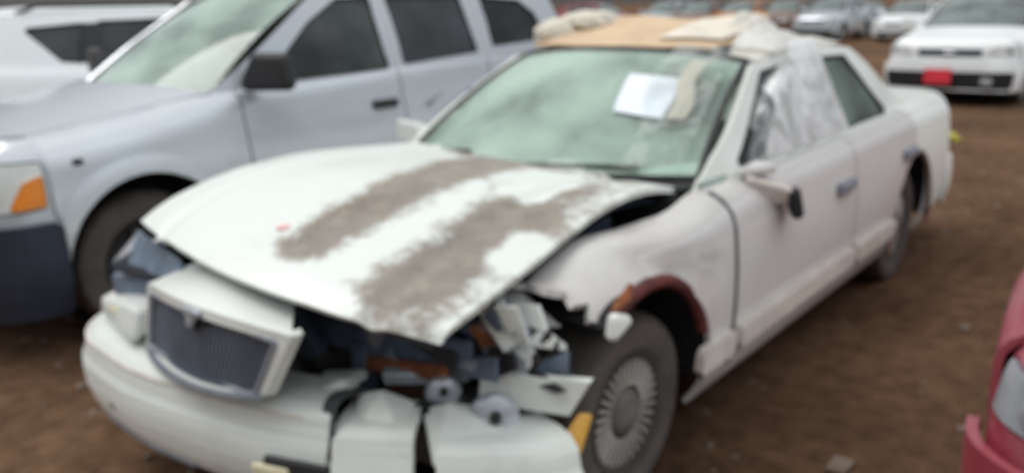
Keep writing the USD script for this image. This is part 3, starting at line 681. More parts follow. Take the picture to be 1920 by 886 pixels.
# loose grille shell
TL, TR, BL, BR = np.array([.945, -.29, .795]), np.array([.915, .405, .783]), np.array([.945, -.315, .600]), np.array([.925, .300, .598])
def GF(a, b, d=0.):
    """a 0..1 from the passenger end, b 0..1 downwards, bowed forwards"""
    p = TL+(TR-TL)*np.asarray(a)[:, None]+((BL-TL)*(1-np.asarray(a))[:, None]+(BR-TR)*np.asarray(a)[:, None])*np.asarray(b)[:, None]
    p[:, 0] += .055*(1-(2*np.clip(a, 0, 1)-1)**2)+.02*np.clip(b, 0, 1)+d; p[:, 2] += .02*(1-(2*a-1)**2)*(1-2*np.clip(b, 0, 1)); return p
outer = rounded(box(-.035, -.085, .995, 1.03), .06); inner = rounded(box(.015, .06, .94, .955), .05)
gs = obj('grille_shell', patch(outer.difference(inner), lambda a, b: GF(a, b, .012), .028, (1, 0, 0), .05), m_white, SED, 'loose white and chrome grille shell fallen forwards')
obj('shell_top', grid(lambda u, v: GF(u*1.02-.028, -.08+0*v, .012)+np.stack([-.20*v-.02*v*np.sin(u*6), .03*v-.27*u*v, .045*v+.01*np.sin(u*5)*v], 1), 20, 8, .02, (0, 0, 1)), m_white, gs)
obj('shell_side', grid(lambda u, v: GF(.993+0*u, -.06+u*1.07, .004)+np.stack([-.03*v, .004*v, .0*v], 1), 10, 6, .02, (0, 1, 0)), m_white, gs)
obj('chrome_rim', tube(GF(*(np.array(inner.exterior.coords).T), .012), .009, 6), m_grey2, gs)
obj('lower_rim', grid(lambda u, v: GF(u, .955+.06*v, .03+.0*v), 24, 3, .02, (1, 0, 0)), m_grey2, gs)
obj('grille_back', grid(lambda u, v: GF(.02+.92*u, .05+.90*v, -.035), 20, 6, .006, (1, 0, 0)), m_grey2, gs)
bars = []
for k in range(36):
    a = .03+.895*k/35
    bars.append(cat_(*[tube(GF(np.full(6, a), np.linspace(.06, .95, 6), -.006), .0048, 5)]))
obj('grille_bars', cat_(*bars), m_grille, gs, kind='stuff')
em = cat_(hull([GF(np.array([.455]), np.array([.02]), .02)[0], GF(np.array([.505]), np.array([.02]), .02)[0], GF(np.array([.48]), np.array([.17]), .02)[0]], .012), hull([GF(np.array([.44]), np.array([.0]), .02)[0], GF(np.array([.52]), np.array([.0]), .02)[0]], .014))
obj('emblem', em, m_lensg, gs)
bv = cat_(hull([GF(np.array([.47]), np.array([.13]), .004)[0], GF(np.array([.49]), np.array([.24]), .0)[0]], .010), hull([GF(np.array([.49]), np.array([.24]), 0)[0], GF(np.array([.56]), np.array([.14]), .0)[0]], .008))
obj('emblem_base', bv, m_black, gs)
# passenger lamp, its housing and a snapped bracket
hl = hull([(.90, -.78, .60), (.975, -.42, .61), (.90, -.77, .635), (.945, -.42, .675), (.82, -.79, .65), (.82, -.42, .69), (.85, -.60, .685)], .02)
h_ = obj('headlight', hl, m_lens, SED, 'clouded headlight at the passenger corner')
obj('lens_bezel', bent(hull([(.915, -.70, .635), (.94, -.60, .645), (.88, -.70, .66), (.90, -.60, .67)], .015), .005, 9), m_yell, h_)
obj('lamp_housing', bent(rbox((.16, .36, .10), (.80, -.56, .72), .03, rot=(.1, 0, .1)), .02, 6, 3), m_navy2, SED)
piece('snapped_bracket', [(.895, -.665, .79), (.83, -.74, .80), (.76, -.72, .87), (.80, -.64, .88), (.86, -.60, .83)], m_lensg, .02, .02, 7, 8, label='pale snapped bracket poking out beside the passenger headlight')
piece('torn_metal', [(.80, -.64, .89), (.84, -.30, .86), (.86, -.22, .80), (.87, -.40, .79), (.87, -.60, .795)], m_navy2, .015, .03, 6, 9)
obj('bracket_bar', tube([(.895, -.665, .785), (.88, -.50, .79), (.80, -.30, .80), (.70, -.1, .79)], .018, 6), m_navy, SED)

# front bumper in three broken lengths
BZ = -.022
BP = np.array([(-.42, -.985), (.35, -1.02), (.66, -1.01), (.86, -.93), (.98, -.80), (1.030, -.65), (1.050, -.352), (1.018, -.047), (.958, .231), (.872, .46)])
prof = np.array([(-.20, .590), (-.10, .592), (-.045, .585), (-.012, .562), (0, .525), (.004, .500), (.016, .490), (.020, .45), (.016, .40), (.0, .34), (-.03, .285), (-.07, .245), (-.13, .235)])
prl = np.concatenate([[0], np.cumsum(np.linalg.norm(np.diff(prof, axis=0), axis=1))]); prl /= prl[-1]
def bumper(path, u0=0., u1=1., tw=0., dz=0.):
    L = np.concatenate([[0], np.cumsum(np.linalg.norm(np.diff(path, axis=0), axis=1))]); L /= L[-1]
    cx, cy = PchipInterpolator(L, path[:, 0]), PchipInterpolator(L, path[:, 1])
    def F(u, v):
        x, y = cx(u), cy(u); tx, ty = cx.derivative()(u), cy.derivative()(u); l = np.hypot(tx, ty)+1e-9
        d, z = np.interp(v, prl, prof[:, 0]), np.interp(v, prl, prof[:, 1])
        p = np.stack([x+ty/l*d, y-tx/l*d, z+dz+tw*u], 1); p += .008*meshkit.fbm(p*4.+2)[:, None]*np.array([1, .3, 1]); return p
    return F
bA = bumper(BP, dz=BZ)
# closed path keeps the outside to the right of the direction of travel
b0 = obj('front_bumper', grid(bA, 110, 44, .012, lambda v: np.tile([1., -.3, .3], (len(v), 1))), m_bump, SED, 'scuffed white front bumper split on the driver side')
bB = bumper(np.array([(.880, .475), (.82, .57), (.755, .665)]), dz=-.075, tw=.0)
obj('bumper_section', grid(bB, 24, 44, .03, (1, .5, .3)), m_bump, b0)
bC = bumper(np.array([(.735, .735), (.65, .85), (.54, .97), (.45, 1.01)]), dz=-.105, tw=.0)
obj('bumper_section', grid(bC, 30, 44, .03, (1, .5, .3)), m_bump, b0)
def crown_piece(F, u0, u1, hgt, k=1., name='bumper_lug', back=-.03):
    pts = []
    for u, zz_, dd in ((u0, 0, 0), (u1, 0, 0), (u0+.06, hgt, 1), (u1-.06, hgt*k, 1)):
        p = F(np.array([u]), np.array([.03 if dd == 0 else 0.])) [0]; pts += [p+np.array([0, 0, zz_-.008]), p+np.array([-.10, -.05, zz_-.012])]
    return obj(name, bent(hull(pts, .018), .006, 7), m_bump, b0)
obj('bumper_lug', bent(hull([(.72, .43, .535), (.655, .545, .525), (.83, .50, .46), (.755, .64, .455), (.70, .49, .555)], .020), .010, 6, 1), m_bump, b0)
obj('bumper_lug', bent(hull([(.62, .60, .50), (.53, .70, .50), (.715, .725, .44), (.50, .955, .42), (.60, .66, .525)], .020), .012, 5, 2), m_bump, b0)
obj('bumper_lug', bent(hull([(.70, .24, .545), (.64, .32, .55), (.80, .33, .55), (.74, .36, .575)], .020), .010, 6, 3), m_bump, b0)
obj('energy_absorber', bent(hull([(.66, .44, .50), (.60, .62, .49), (.70, .46, .40), (.64, .66, .38)], .02), .02, 6, 4), plain('absorber_dark', (.07, .05, .04), .85, var=.5), SED)
wr = np.random.default_rng(21)
wm = [plain('scrap_navy', (.07, .095, .14), .5, var=.4), m_lensg, m_navy2, m_black, plain('scrap_grey', (.22, .22, .23), .5, var=.4), m_rust]
for k in range(34):
    y = wr.uniform(-.12, .90); x = .58-.22*max(0, y-.25)+wr.uniform(-.10, .03); z = wr.uniform(.52, .72)+.05*(y > .5)
    if y < .25: z = wr.uniform(.56, .80)
    L = wr.uniform(.06, .17); a = wr.uniform(0, PI); e1 = np.array([.3*math.sin(a), math.cos(a), math.sin(a)])*L/2; e2 = np.cross(e1, [1, .3, .2]); e2 *= wr.uniform(.25, .6)
    c = np.array([x, y, z]); jit = lambda: wr.normal(0, .008, 3)
    piece('broken_bracket', [c-e1-e2+jit(), c+e1-e2+jit(), c+e1*.7+e2+jit(), c-e1+e2*.6+jit()], wm[int(wr.choice(6, p=[.32, .12, .2, .2, .1, .06]))], .006, .02, 9, k)
wl = [m_white, m_lensg, m_navy2, m_bump, m_black]
for k in range(20):
    y = wr.uniform(.56, .93); x = .46-.15*(y-.56)+wr.uniform(-.07, .02); z = wr.uniform(.56, .82)-.10*max(0, .72-y)
    L = wr.uniform(.06, .15); a = wr.uniform(0, PI); e1 = np.array([.3*math.sin(a), math.cos(a), math.sin(a)])*L/2; e2 = np.cross(e1, [1, .3, .2]); e2 *= wr.uniform(.2, .5)
    c = np.array([x, y, z]); jit = lambda: wr.normal(0, .010, 3)
    piece('torn_shard', [c-e1-e2+jit(), c+e1-e2+jit(), c+e1*.7+e2+jit(), c-e1+e2*.6+jit()], wl[int(wr.choice(5, p=[.34, .2, .2, .1, .16]))], .006, .02, 9, k+50)
for k in range(9):
    p0 = np.array([wr.uniform(.40, .52), wr.uniform(-.05, .60), wr.uniform(.50, .70)]); q = [p0]
    for i_ in range(5): q.append(q[-1]+np.array([wr.normal(-.004, .012), wr.normal(.025, .035), wr.normal(-.008, .028)]))
    obj('wire', tube(CubicSpline(np.arange(6), np.array(q))(np.linspace(0, 5, 24)), wr.uniform(.004, .009), 5), m_black, SED)
st = [(.70, .40, .555), (.775, .42, .575), (.842, .435, .57), (.872, .45, .50), (.895, .448, .44), (.885, .44, .36), (.84, .43, .28)]
cs_ = CubicSpline(np.linspace(0, 1, len(st)), np.array(st))(np.linspace(0, 1, 40))
sp = []
for o_ in np.linspace(-.016, .016, 4): sp.append(tube(cs_+np.array([-.3*o_, o_, 0]), .0065, 6))
obj('strap', cat_(*sp), m_strap, SED, 'black strap tied round the split front bumper')
fs = hull([(.975, .30, .415), (.90, .47, .405), (.975, .30, .375), (.90, .47, .365)], .012)
sl = obj('bumper_slot', fs, m_black, b0)
obj('slot_lamp', hull([(1.0, .27, .395), (.955, .36, .392), (1.0, .27, .38), (.955, .36, .38)], .010), m_yell, sl)
obj('bumper_strip', tube(bA(np.linspace(.45, .97, 60), np.full(60, .33)), .006, 6), m_mould, b0)
obj('lower_strip', tube(bA(np.linspace(.40, .80, 60), np.full(60, .80)), .010, 6), m_grey2, b0)
for u, v, s_ in ((.52, .62, .03), (.66, .60, .025), (.44, .45, .02)):
    p = bA(np.array([u]), np.array([v]))[0]; mk = trimesh.creation.icosphere(subdivisions=2, radius=1.); mk.vertices *= np.array([.004, s_, s_*.5]); mk.apply_translation(p)
    obj('scuff', bent(mk, .006, 30, 2), plain('scuff_grey', (.2, .21, .17), .8), b0)

# paper sheet on the windshield
def on_glass(q, v, o):
    B, Tp = (-.67, .755, .985, .25), (-1.345, .615, 1.372, .11)
    xb = B[0]+B[3]*(1-q**2); xt = Tp[0]+Tp[3]*(1-q**2); k = .03*4*v*(1-v)
    p = np.stack([xb+(xt-xb)*v+k*.5, q*((1-v)*B[1]+v*Tp[1]), (1-v)*B[2]+v*(Tp[2]+.035*(1-np.abs(q)**2.5))+k*.8], 1)
    return p+o*np.array([.5, 0, .85])
PQ = [(0.345, 0.753), (0.73, 0.733), (0.722, 0.391), (0.431, 0.43)]
def PF(u, v):
    c = [(1-v)*((1-u)*PQ[0][i]+u*PQ[1][i])+v*((1-u)*PQ[3][i]+u*PQ[2][i]) for i in (0, 1)]
    return on_glass(c[0], c[1], (.012+.006*np.sin(u*5+1)*np.sin(v*3))[:, None])

obj('paper_sheet', grid(PF, 12, 10, .002, (1, 0, .5)), m_paper, label='blank white sheet of paper stuck on the windshield of the wrecked white sedan', cat='paper')

# cardboard on the roof, plastic film over the driver-side windows, the windshield corner and heaped on the roof
def CF(u, v):
    x = -1.36-.62*v+.07*(1-(2*u-1)**2); y = -.575+1.03*u+.03*np.sin(v*4)
    z = 1.415+.125*np.clip(v, 0, 1)**.8+.010*np.sin(u*9+v*5)+.012*meshkit.fbm(np.stack([x*3, y*3, 0*x], 1))-.02*np.clip(.08-u, 0, 1)*8*.1
    return np.stack([x, y, z], 1)
obj('cardboard_sheet', grid(CF, 40, 26, .012, (0, 0, 1)), m_tan, label='tan cardboard sheet lying on the roof of the wrecked white sedan', cat='cardboard')
def lump(c, size, seed, amp=.35):
    m = trimesh.creation.icosphere(subdivisions=3, radius=1.); v = m.vertices
    v = v*(1+amp*meshkit.fbm(v*1.6+seed*3.7)[:, None]+.45*meshkit.fbm(v*4+seed)[:, None]); m.vertices = v*np.array(size)/2+np.array(c); return m
fm = [lump((-1.55, -.56, 1.475), (.26, .13, .11), 1), lump((-1.80, -.52, 1.52), (.34, .20, .10), 2)]
for i, (m, lab) in enumerate(zip(fm, ('small torn clump of pale foam at the front left corner of the sedan roof cardboard', 'longer torn clump of pale foam behind the tan cardboard on the sedan roof'))):
    obj('torn_foam', m, m_tanw, label=lab, cat='foam')
obj('pale_board', grid(lambda u, v: CF(.70+.28*u, .12+.80*v)+np.array([0, 0, .016]), 14, 14, .006, (0, 0, 1)), plain('pale_board', (.68, .62, .53), .85, var=.15), label='cream torn sheet lying on the driver side end of the tan roof cardboard', cat='board')
def SF(u, v):
    """film from the roof over the side rail and down the driver's window to the belt line"""
    x = -.86-(1.04+.10*v)*u
    zt, zb = 1.405, 1.0
    k = np.clip(v/.38, 0, 1); j = np.clip((v-.38)/.62, 0, 1)
    zs = np.interp(x, [-2.4, -1.35, -1.0, -.85], [1.385, 1.37, 1.20, 1.10])
    g0 = sed.green(x, zs)
    z = np.where(v < .38, zs+.028*(1-k)**.6, zs+(zb-zs)*j)
    gy = sed.green(x, np.minimum(z, zs))[:, 1]
    y = np.where(v < .38, g0[:, 1]-.25*(1-k), gy)
    p = np.stack([x, y, z], 1)
    n = meshkit.fbm(np.stack([x*4+y*2, y*4, z*2.2], 1)); n2 = meshkit.fbm(np.stack([x*14-z*9, y*3, z*4+x*3], 1))
    off = .018+.020*n+.012*n2; off = np.maximum(off, .008)*(.4+.6*np.clip(u*8, 0, 1))
    xf_ = -.905-np.clip(z-.995, 0, .33)*1.515; p[:, 0] = xf_+(p[:, 0]+.86)*((-1.98-xf_)/(-1.12)); 
    p[:, 1] += off*np.where(v < .38, .4, 1); p[:, 2] += off*np.where(v < .38, 1.4, .35)
    return p
obj('plastic_film', grid(SF, 90, 60), f_film, label='wrinkled clear plastic film hanging over the driver side windows of the wrecked sedan', cat='plastic film')
def WF(u, v):
    B, Tp = (-.67, .755, .985, .25), (-1.345, .615, 1.372, .11)
    lo = .66-.13*v+.04*np.sin(v*7); q = lo+(.94-lo)*u
    xb = B[0]+B[3]*(1-q**2); xt = Tp[0]+Tp[3]*(1-q**2)
    y = q*((1-v)*B[1]+v*Tp[1]); z = (1-v)*B[2]+v*(Tp[2]+.035*(1-np.abs(q)**2.5))
    p = np.stack([xb+(xt-xb)*v, y, z], 1)
    o = .050+.014*meshkit.fbm(p*7)+.010*meshkit.fbm(np.stack([p[:, 0]*5, p[:, 1]*20, p[:, 2]*5], 1))
    p[:, 0] += o*.55; p[:, 2] += o*.75; return p
obj('plastic_film', grid(WF, 40, 50), f_film2, label='wrinkled clear plastic film over the driver corner of the sedan windshield', cat='plastic film')
def tape(u, v):
    B, Tp = (-.67, .755, .985, .25), (-1.345, .615, 1.372, .11)
    q = .76-.04*v+.02*np.sin(v*7)+.10*u; xb = B[0]+B[3]*(1-q**2); xt = Tp[0]+Tp[3]*(1-q**2); vv = .36+.50*v
    p = np.stack([xb+(xt-xb)*vv, q*((1-vv)*B[1]+vv*Tp[1]), (1-vv)*B[2]+vv*(Tp[2]+.035*(1-np.abs(q)**2.5))], 1)
    p[:, 0] += .07*.55; p[:, 2] += .07*.75; return p
obj('tape_strip', grid(tape, 6, 30, .002, (1, 0, 1)), film('old_tape', (.45, .8), (.72, .70, .62)), label='yellowish tape strip along the plastic film edge on the sedan windshield', cat='tape')
def heap(x0, x1, y0, y1, z0, hgt, seed):
    def F(u, v):
        x, y = x0+(x1-x0)*u, y0+(y1-y0)*v
        q = np.stack([x, y, 0*x+seed], 1)
        w1 = .07*meshkit.fbm(q*4.); w2 = .07*meshkit.fbm(q*4.+9)
        r1 = 1-np.abs(meshkit.fbm(q*5.5+3))*2.2; r2_ = 1-np.abs(meshkit.fbm(q*13.+7))*2.
        dome = np.clip(np.sin(PI*np.clip(u, 0, 1))*np.sin(PI*np.clip(v, 0, 1)), 0, 1)**.6
        return np.stack([x+w1, y+w2, z0+hgt*dome*(.35+.65*np.clip(r1, 0, 1))+.03*r2_*dome], 1)
    return grid(F, 60, 46)
for m, lab in ((heap(-1.52, -2.12, .20, .64, 1.41, .25, 1.), 'tall crumpled heap of cloudy plastic film on the driver side of the sedan roof'), (heap(-1.85, -2.48, -.05, .60, 1.40, .09, 4.), 'low spread heap of cloudy plastic film on the rear of the sedan roof')):
    obj('plastic_heap', m, f_pile, label=lab, cat='plastic film', smooth=75)
obj('film_clip', rbox((.05, .07, .045), (-1.395, .475, 1.405), .012), m_black, label='small black clip holding the cardboard edge at the windshield top', cat='clip')

# ================================================================== OTHER CARS
def interior(root, w, xs, zb, front_x, dash_x, dash_z, mat=m_seatd, steer=True):
    for sg in (1, -1): seat(root, front_x, sg*w*.42, zb, mat, w=.50, name='front_seat')
    seat(root, front_x-.95, 0, zb, mat, w=w*1.45, bench=True, name='rear_seat')
    obj('dashboard', rbox((.40, w*1.6, .24), (dash_x, 0, dash_z), .08), m_black, root)
    if steer: steering(root, dash_x-.28, w*.42, dash_z+.05, m_black)
    for sg in (1, -1): obj('door_lining', rbox((xs[0]-xs[1], .03, dash_z-.30), ((xs[0]+xs[1])/2, sg*(w-.16), dash_z/2+.15), .01), m_black, root)

def nose(c, mat, bumper_z=(.22, .52), lamp=None, grille=None, lower=None, lower_mat=m_black, front=True, bars=5, lamp_mat=m_lens, bmat=None, bd=.05, amber=None, emblem=False, grille_mat=m_grille):
    """panel of the front above the bumper with lamps and grille let into it, and the bumper with its lower opening"""
    W, vt = c.W(front), c.vt(front); r = c.root
    holes = []
    if lamp:
        for sg in (1, -1):
            L = Polygon([(sg*a, b) for a, b in lamp]).buffer(0); L = rounded(L, .02); holes.append(L)
            lp = c.wrap_patch('headlight' if front else 'tail_lamp', L.buffer(-.004), lamp_mat, front, .006)
            if front:
                cx, cy = L.centroid.x, L.centroid.y; p = c.wrap(np.array([cx]), np.array([cy]), front, .0)[0]
                rr = max(.03, min(.07, (L.bounds[3]-L.bounds[1])*.33)); sp_ = trimesh.creation.icosphere(subdivisions=2, radius=rr); sp_.vertices *= np.array([.35, 1, 1]); sp_.apply_translation(p+np.array([.004, 0, 0]))
                obj('lamp_reflector', sp_, m_lensg, lp)
            if amber:
                A = rounded(Polygon([(sg*a, b) for a, b in amber]).buffer(0), .015); c.wrap_patch('amber_lamp', A, m_amber, front, .016, .015, lp)
    if grille:
        G = rounded(box(-grille[0], grille[1], grille[0], grille[2]), .03); holes.append(G)
        gp_ = c.wrap_patch('grille', G.buffer(-.003), m_black, front, -.03, .01)
        for k in range(bars):
            z = grille[1]+(grille[2]-grille[1])*(k+.5)/bars
            c.wrap_patch('grille_bar', box(-grille[0]+.02, z-.012, grille[0]-.02, z+.012), grille_mat, front, -.004, .02, gp_)
        if emblem:
            p = c.wrap(np.array([0.]), np.array([(grille[1]+grille[2])/2]), front, .0)[0]
            obj('emblem', hull([p+np.array([.0, a, 0]) for a in (-.06, .06)], .022), m_chrome, gp_)
    full = Polygon([(-W, bumper_z[1]-.06), (W, bumper_z[1]-.06), (W, vt), (-W, vt)])
    c.wrap_patch('nose_panel' if front else 'rear_panel', full.difference(unary_union([h.buffer(.004) for h in holes])) if holes else full, mat, front)
    B = rounded(box(-W, bumper_z[0], W, bumper_z[1]), .04); low = None
    if grille: B = B.difference(G.buffer(.01))
    if lower:
        low = rounded(box(-lower[0], lower[1], lower[0], lower[2]), .03); B = B.difference(low)
        c.wrap_patch('lower_opening', low.buffer(.006), lower_mat, front, bd-.025, .02)
    return c.wrap_patch('front_bumper' if front else 'rear_bumper', B, bmat or mat, front, bd, .03)

def wheels(c, R, W, rim, mat=m_alloy, dusty=True, finn=0):
    for x in (0, -c.P['wb']):
        for sg in (1, -1): wheel(c.root, x, sg*(c.w0-.09), sg, R, W, rim, mat_rim=mat, dusty=dusty, finn=finn)

def mirrors(c, x, z, y, mat, sc=1.):
    for sg in (1, -1):
        m = hull([(x, sg*(y-.06), z-.06), (x-.06*sc, sg*(y+.20*sc), z-.05), (x-.02, sg*(y+.02), z+.06*sc), (x-.06, sg*(y+.19*sc), z+.06*sc), (x-.09*sc, sg*(y+.04), z), (x-.09*sc, sg*(y+.17*sc), z)], .045)
        obj('door_mirror', m, mat, c.root)

# ------------------------------------------------------------------ silver SUV beside the sedan
SUV = thing('silver_suv', 'silver sport utility vehicle with dark bumper and amber front lamps parked beside the wrecked sedan', 'suv', (.15, -2.87, 0))
P = dict(w=.965, wb=3.03, xs_f=.44, xf=.80, xs_r=-3.75, xr=-4.10, zs=.36, r=.16, Ra=.43, za=.42, h=.06,
         zb=[(.98, 1.03), (.62, 1.06), (.0, 1.13), (-.5, 1.20), (-1.2, 1.225), (-2.6, 1.30), (-3.9, 1.34)],
         ry=[(.98, .26), (.2, .26), (-.3, .22), (-.6, .12), (-.9, .07), (-3.9, .07)],
         inset=[(-4.1, .06), (-3.5, .02), (-2.6, 0), (0, 0), (.4, .015), (.62, .03)],
         lean=.22, leanc=.12, crown=.05, nose_ry=.12, tail_lean=.02, nose_lean=.06, n_r=5, n_f=3.4, door_sill=.44)
suv = Car(SUV, P)
md = suv.body([-.63, -1.84, -2.75], m_silver, handle=(1.03, m_black), seam=.006)
suv.cabin([(-.46, 1.17), (-1.30, 1.72), (-1.55, 1.765), (-3.0, 1.775), (-3.62, 1.76), (-3.86, 1.30)],
          [[(-.80, 1.225), (-1.22, 1.55), (-1.48, 1.69), (-1.74, 1.70), (-1.78, 1.245)], [(-1.92, 1.265), (-1.88, 1.70), (-2.58, 1.70), (-2.66, 1.305)], [(-2.84, 1.335), (-2.80, 1.69), (-3.25, 1.66), (-3.42, 1.56), (-3.52, 1.36)]],
          g_dark, m_silver, roofx=((-1.36, .10), (-3.66, .06)), zr=[(-1.2, 1.70), (-1.5, 1.76), (-2.5, 1.785), (-3.8, 1.755)], crown=.06, gl_over={(0, 1): g_suvside, (0, -1): g_suvside})
suv.glass('windshield', (-.56, .735, 1.185, .26), (-1.36, .60, 1.71, .10), g_suv, bulge=.04)
suv.glass('rear_window', (-3.98, .72, 1.32, -.05), (-3.66, .62, 1.72, -.04), g_dark, bulge=.03, out=(-1, 0, .6))
suv.deck('hood', -.50, mat=m_silver, crown=.075, bow=.22)
obj('cowl', grid(lambda u, v: np.stack([-.56+.26*(1-u**2)+.14-.22*v, u*.74, 1.165+.014*v], 1), 25, 4, .01, (0, 0, 1), (-1, 1)), m_black, SUV)
Ws = suv.W(); 
nose(suv, m_silver, (.24, .70), lamp=[(Ws-.62, .74), (Ws-.03, .76), (Ws-.02, .98), (Ws-.60, 1.0)], amber=[(Ws-.20, .765), (Ws-.035, .77), (Ws-.032, .92), (Ws-.12, .89)], grille=(.42, .72, .97), bars=3, bmat=m_navy, bd=.07, lower=(.45, .44, .56), grille_mat=m_silver)
nose(suv, m_silver, (.42, .72), front=False, bmat=m_navy, lamp=[(suv.W(False)-.30, .95), (suv.W(False)-.05, .95), (suv.W(False)-.05, 1.28), (suv.W(False)-.30, 1.28)], lamp_mat=m_redl)
wheels(suv, .375, .25, .23, mat=m_black)
mirrors(suv, -.70, 1.30, .95, m_black, 1.08)
for sg in (1, -1):
    fl = [(.47*math.cos(a), sg*(.972-.0), .42+.47*math.sin(a)) for a in np.linspace(.25, PI-.1, 30)]
    obj('fender_flare', patch(Point(0, .42).buffer(.53, 24).difference(Point(0, .42).buffer(.435, 24)).intersection(box(-9, .44, .43, 9)), lambda a, b: suv.side(a, b, sg, .018+.022*np.clip(1-np.abs(np.hypot(a, b-.42)-.45)/.08, 0, 1)), .03, (0, sg, 0), .03), m_silver, md['front_fender', sg])
    obj('cladding', patch(rounded(box(-2.55, .46, -.50, .60), .03), lambda a, b: suv.side(a, b, sg, .018), .02, (0, sg, 0), .08), m_silver, SUV)
    obj('roof_rail', tube([(-1.7, sg*.60, 1.80), (-1.78, sg*.60, 1.845), (-3.3, sg*.585, 1.85), (-3.4, sg*.585, 1.80)], .018, 6), m_black, SUV)
mk = bent(plate([(-1.94, 1.01, .98), (-2.22, 1.01, 1.10), (-2.30, 1.01, 1.06), (-2.05, 1.01, .90)], .004, .03, .004), .01, 9)
dent = suv.side(np.array([-1.9, -2.2]), np.array([1.0, 1.1]), 1)
obj('dent_mark', plate([(-2.02, dent[0, 1]+.004, .99), (-2.26, dent[1, 1]+.004, 1.07), (-2.34, dent[1, 1]+.004, 1.04), (-2.10, dent[0, 1]+.004, .94)], .004, .03, .001), plain('scrape_grey', (.16, .16, .16), .7, var=.4), md['rear_door', 1], 'dark scrape below the rear window')
interior(SUV, .93, (-.6, -3.3), .55, -1.55, -.92, 1.08, m_seat)
wp = suv.glass
obj('side_lamp', rbox((.05, .02, .03), suv.side(np.array([.30]), np.array([.955]), 1)[0], .008), m_black, md['front_fender', 1])

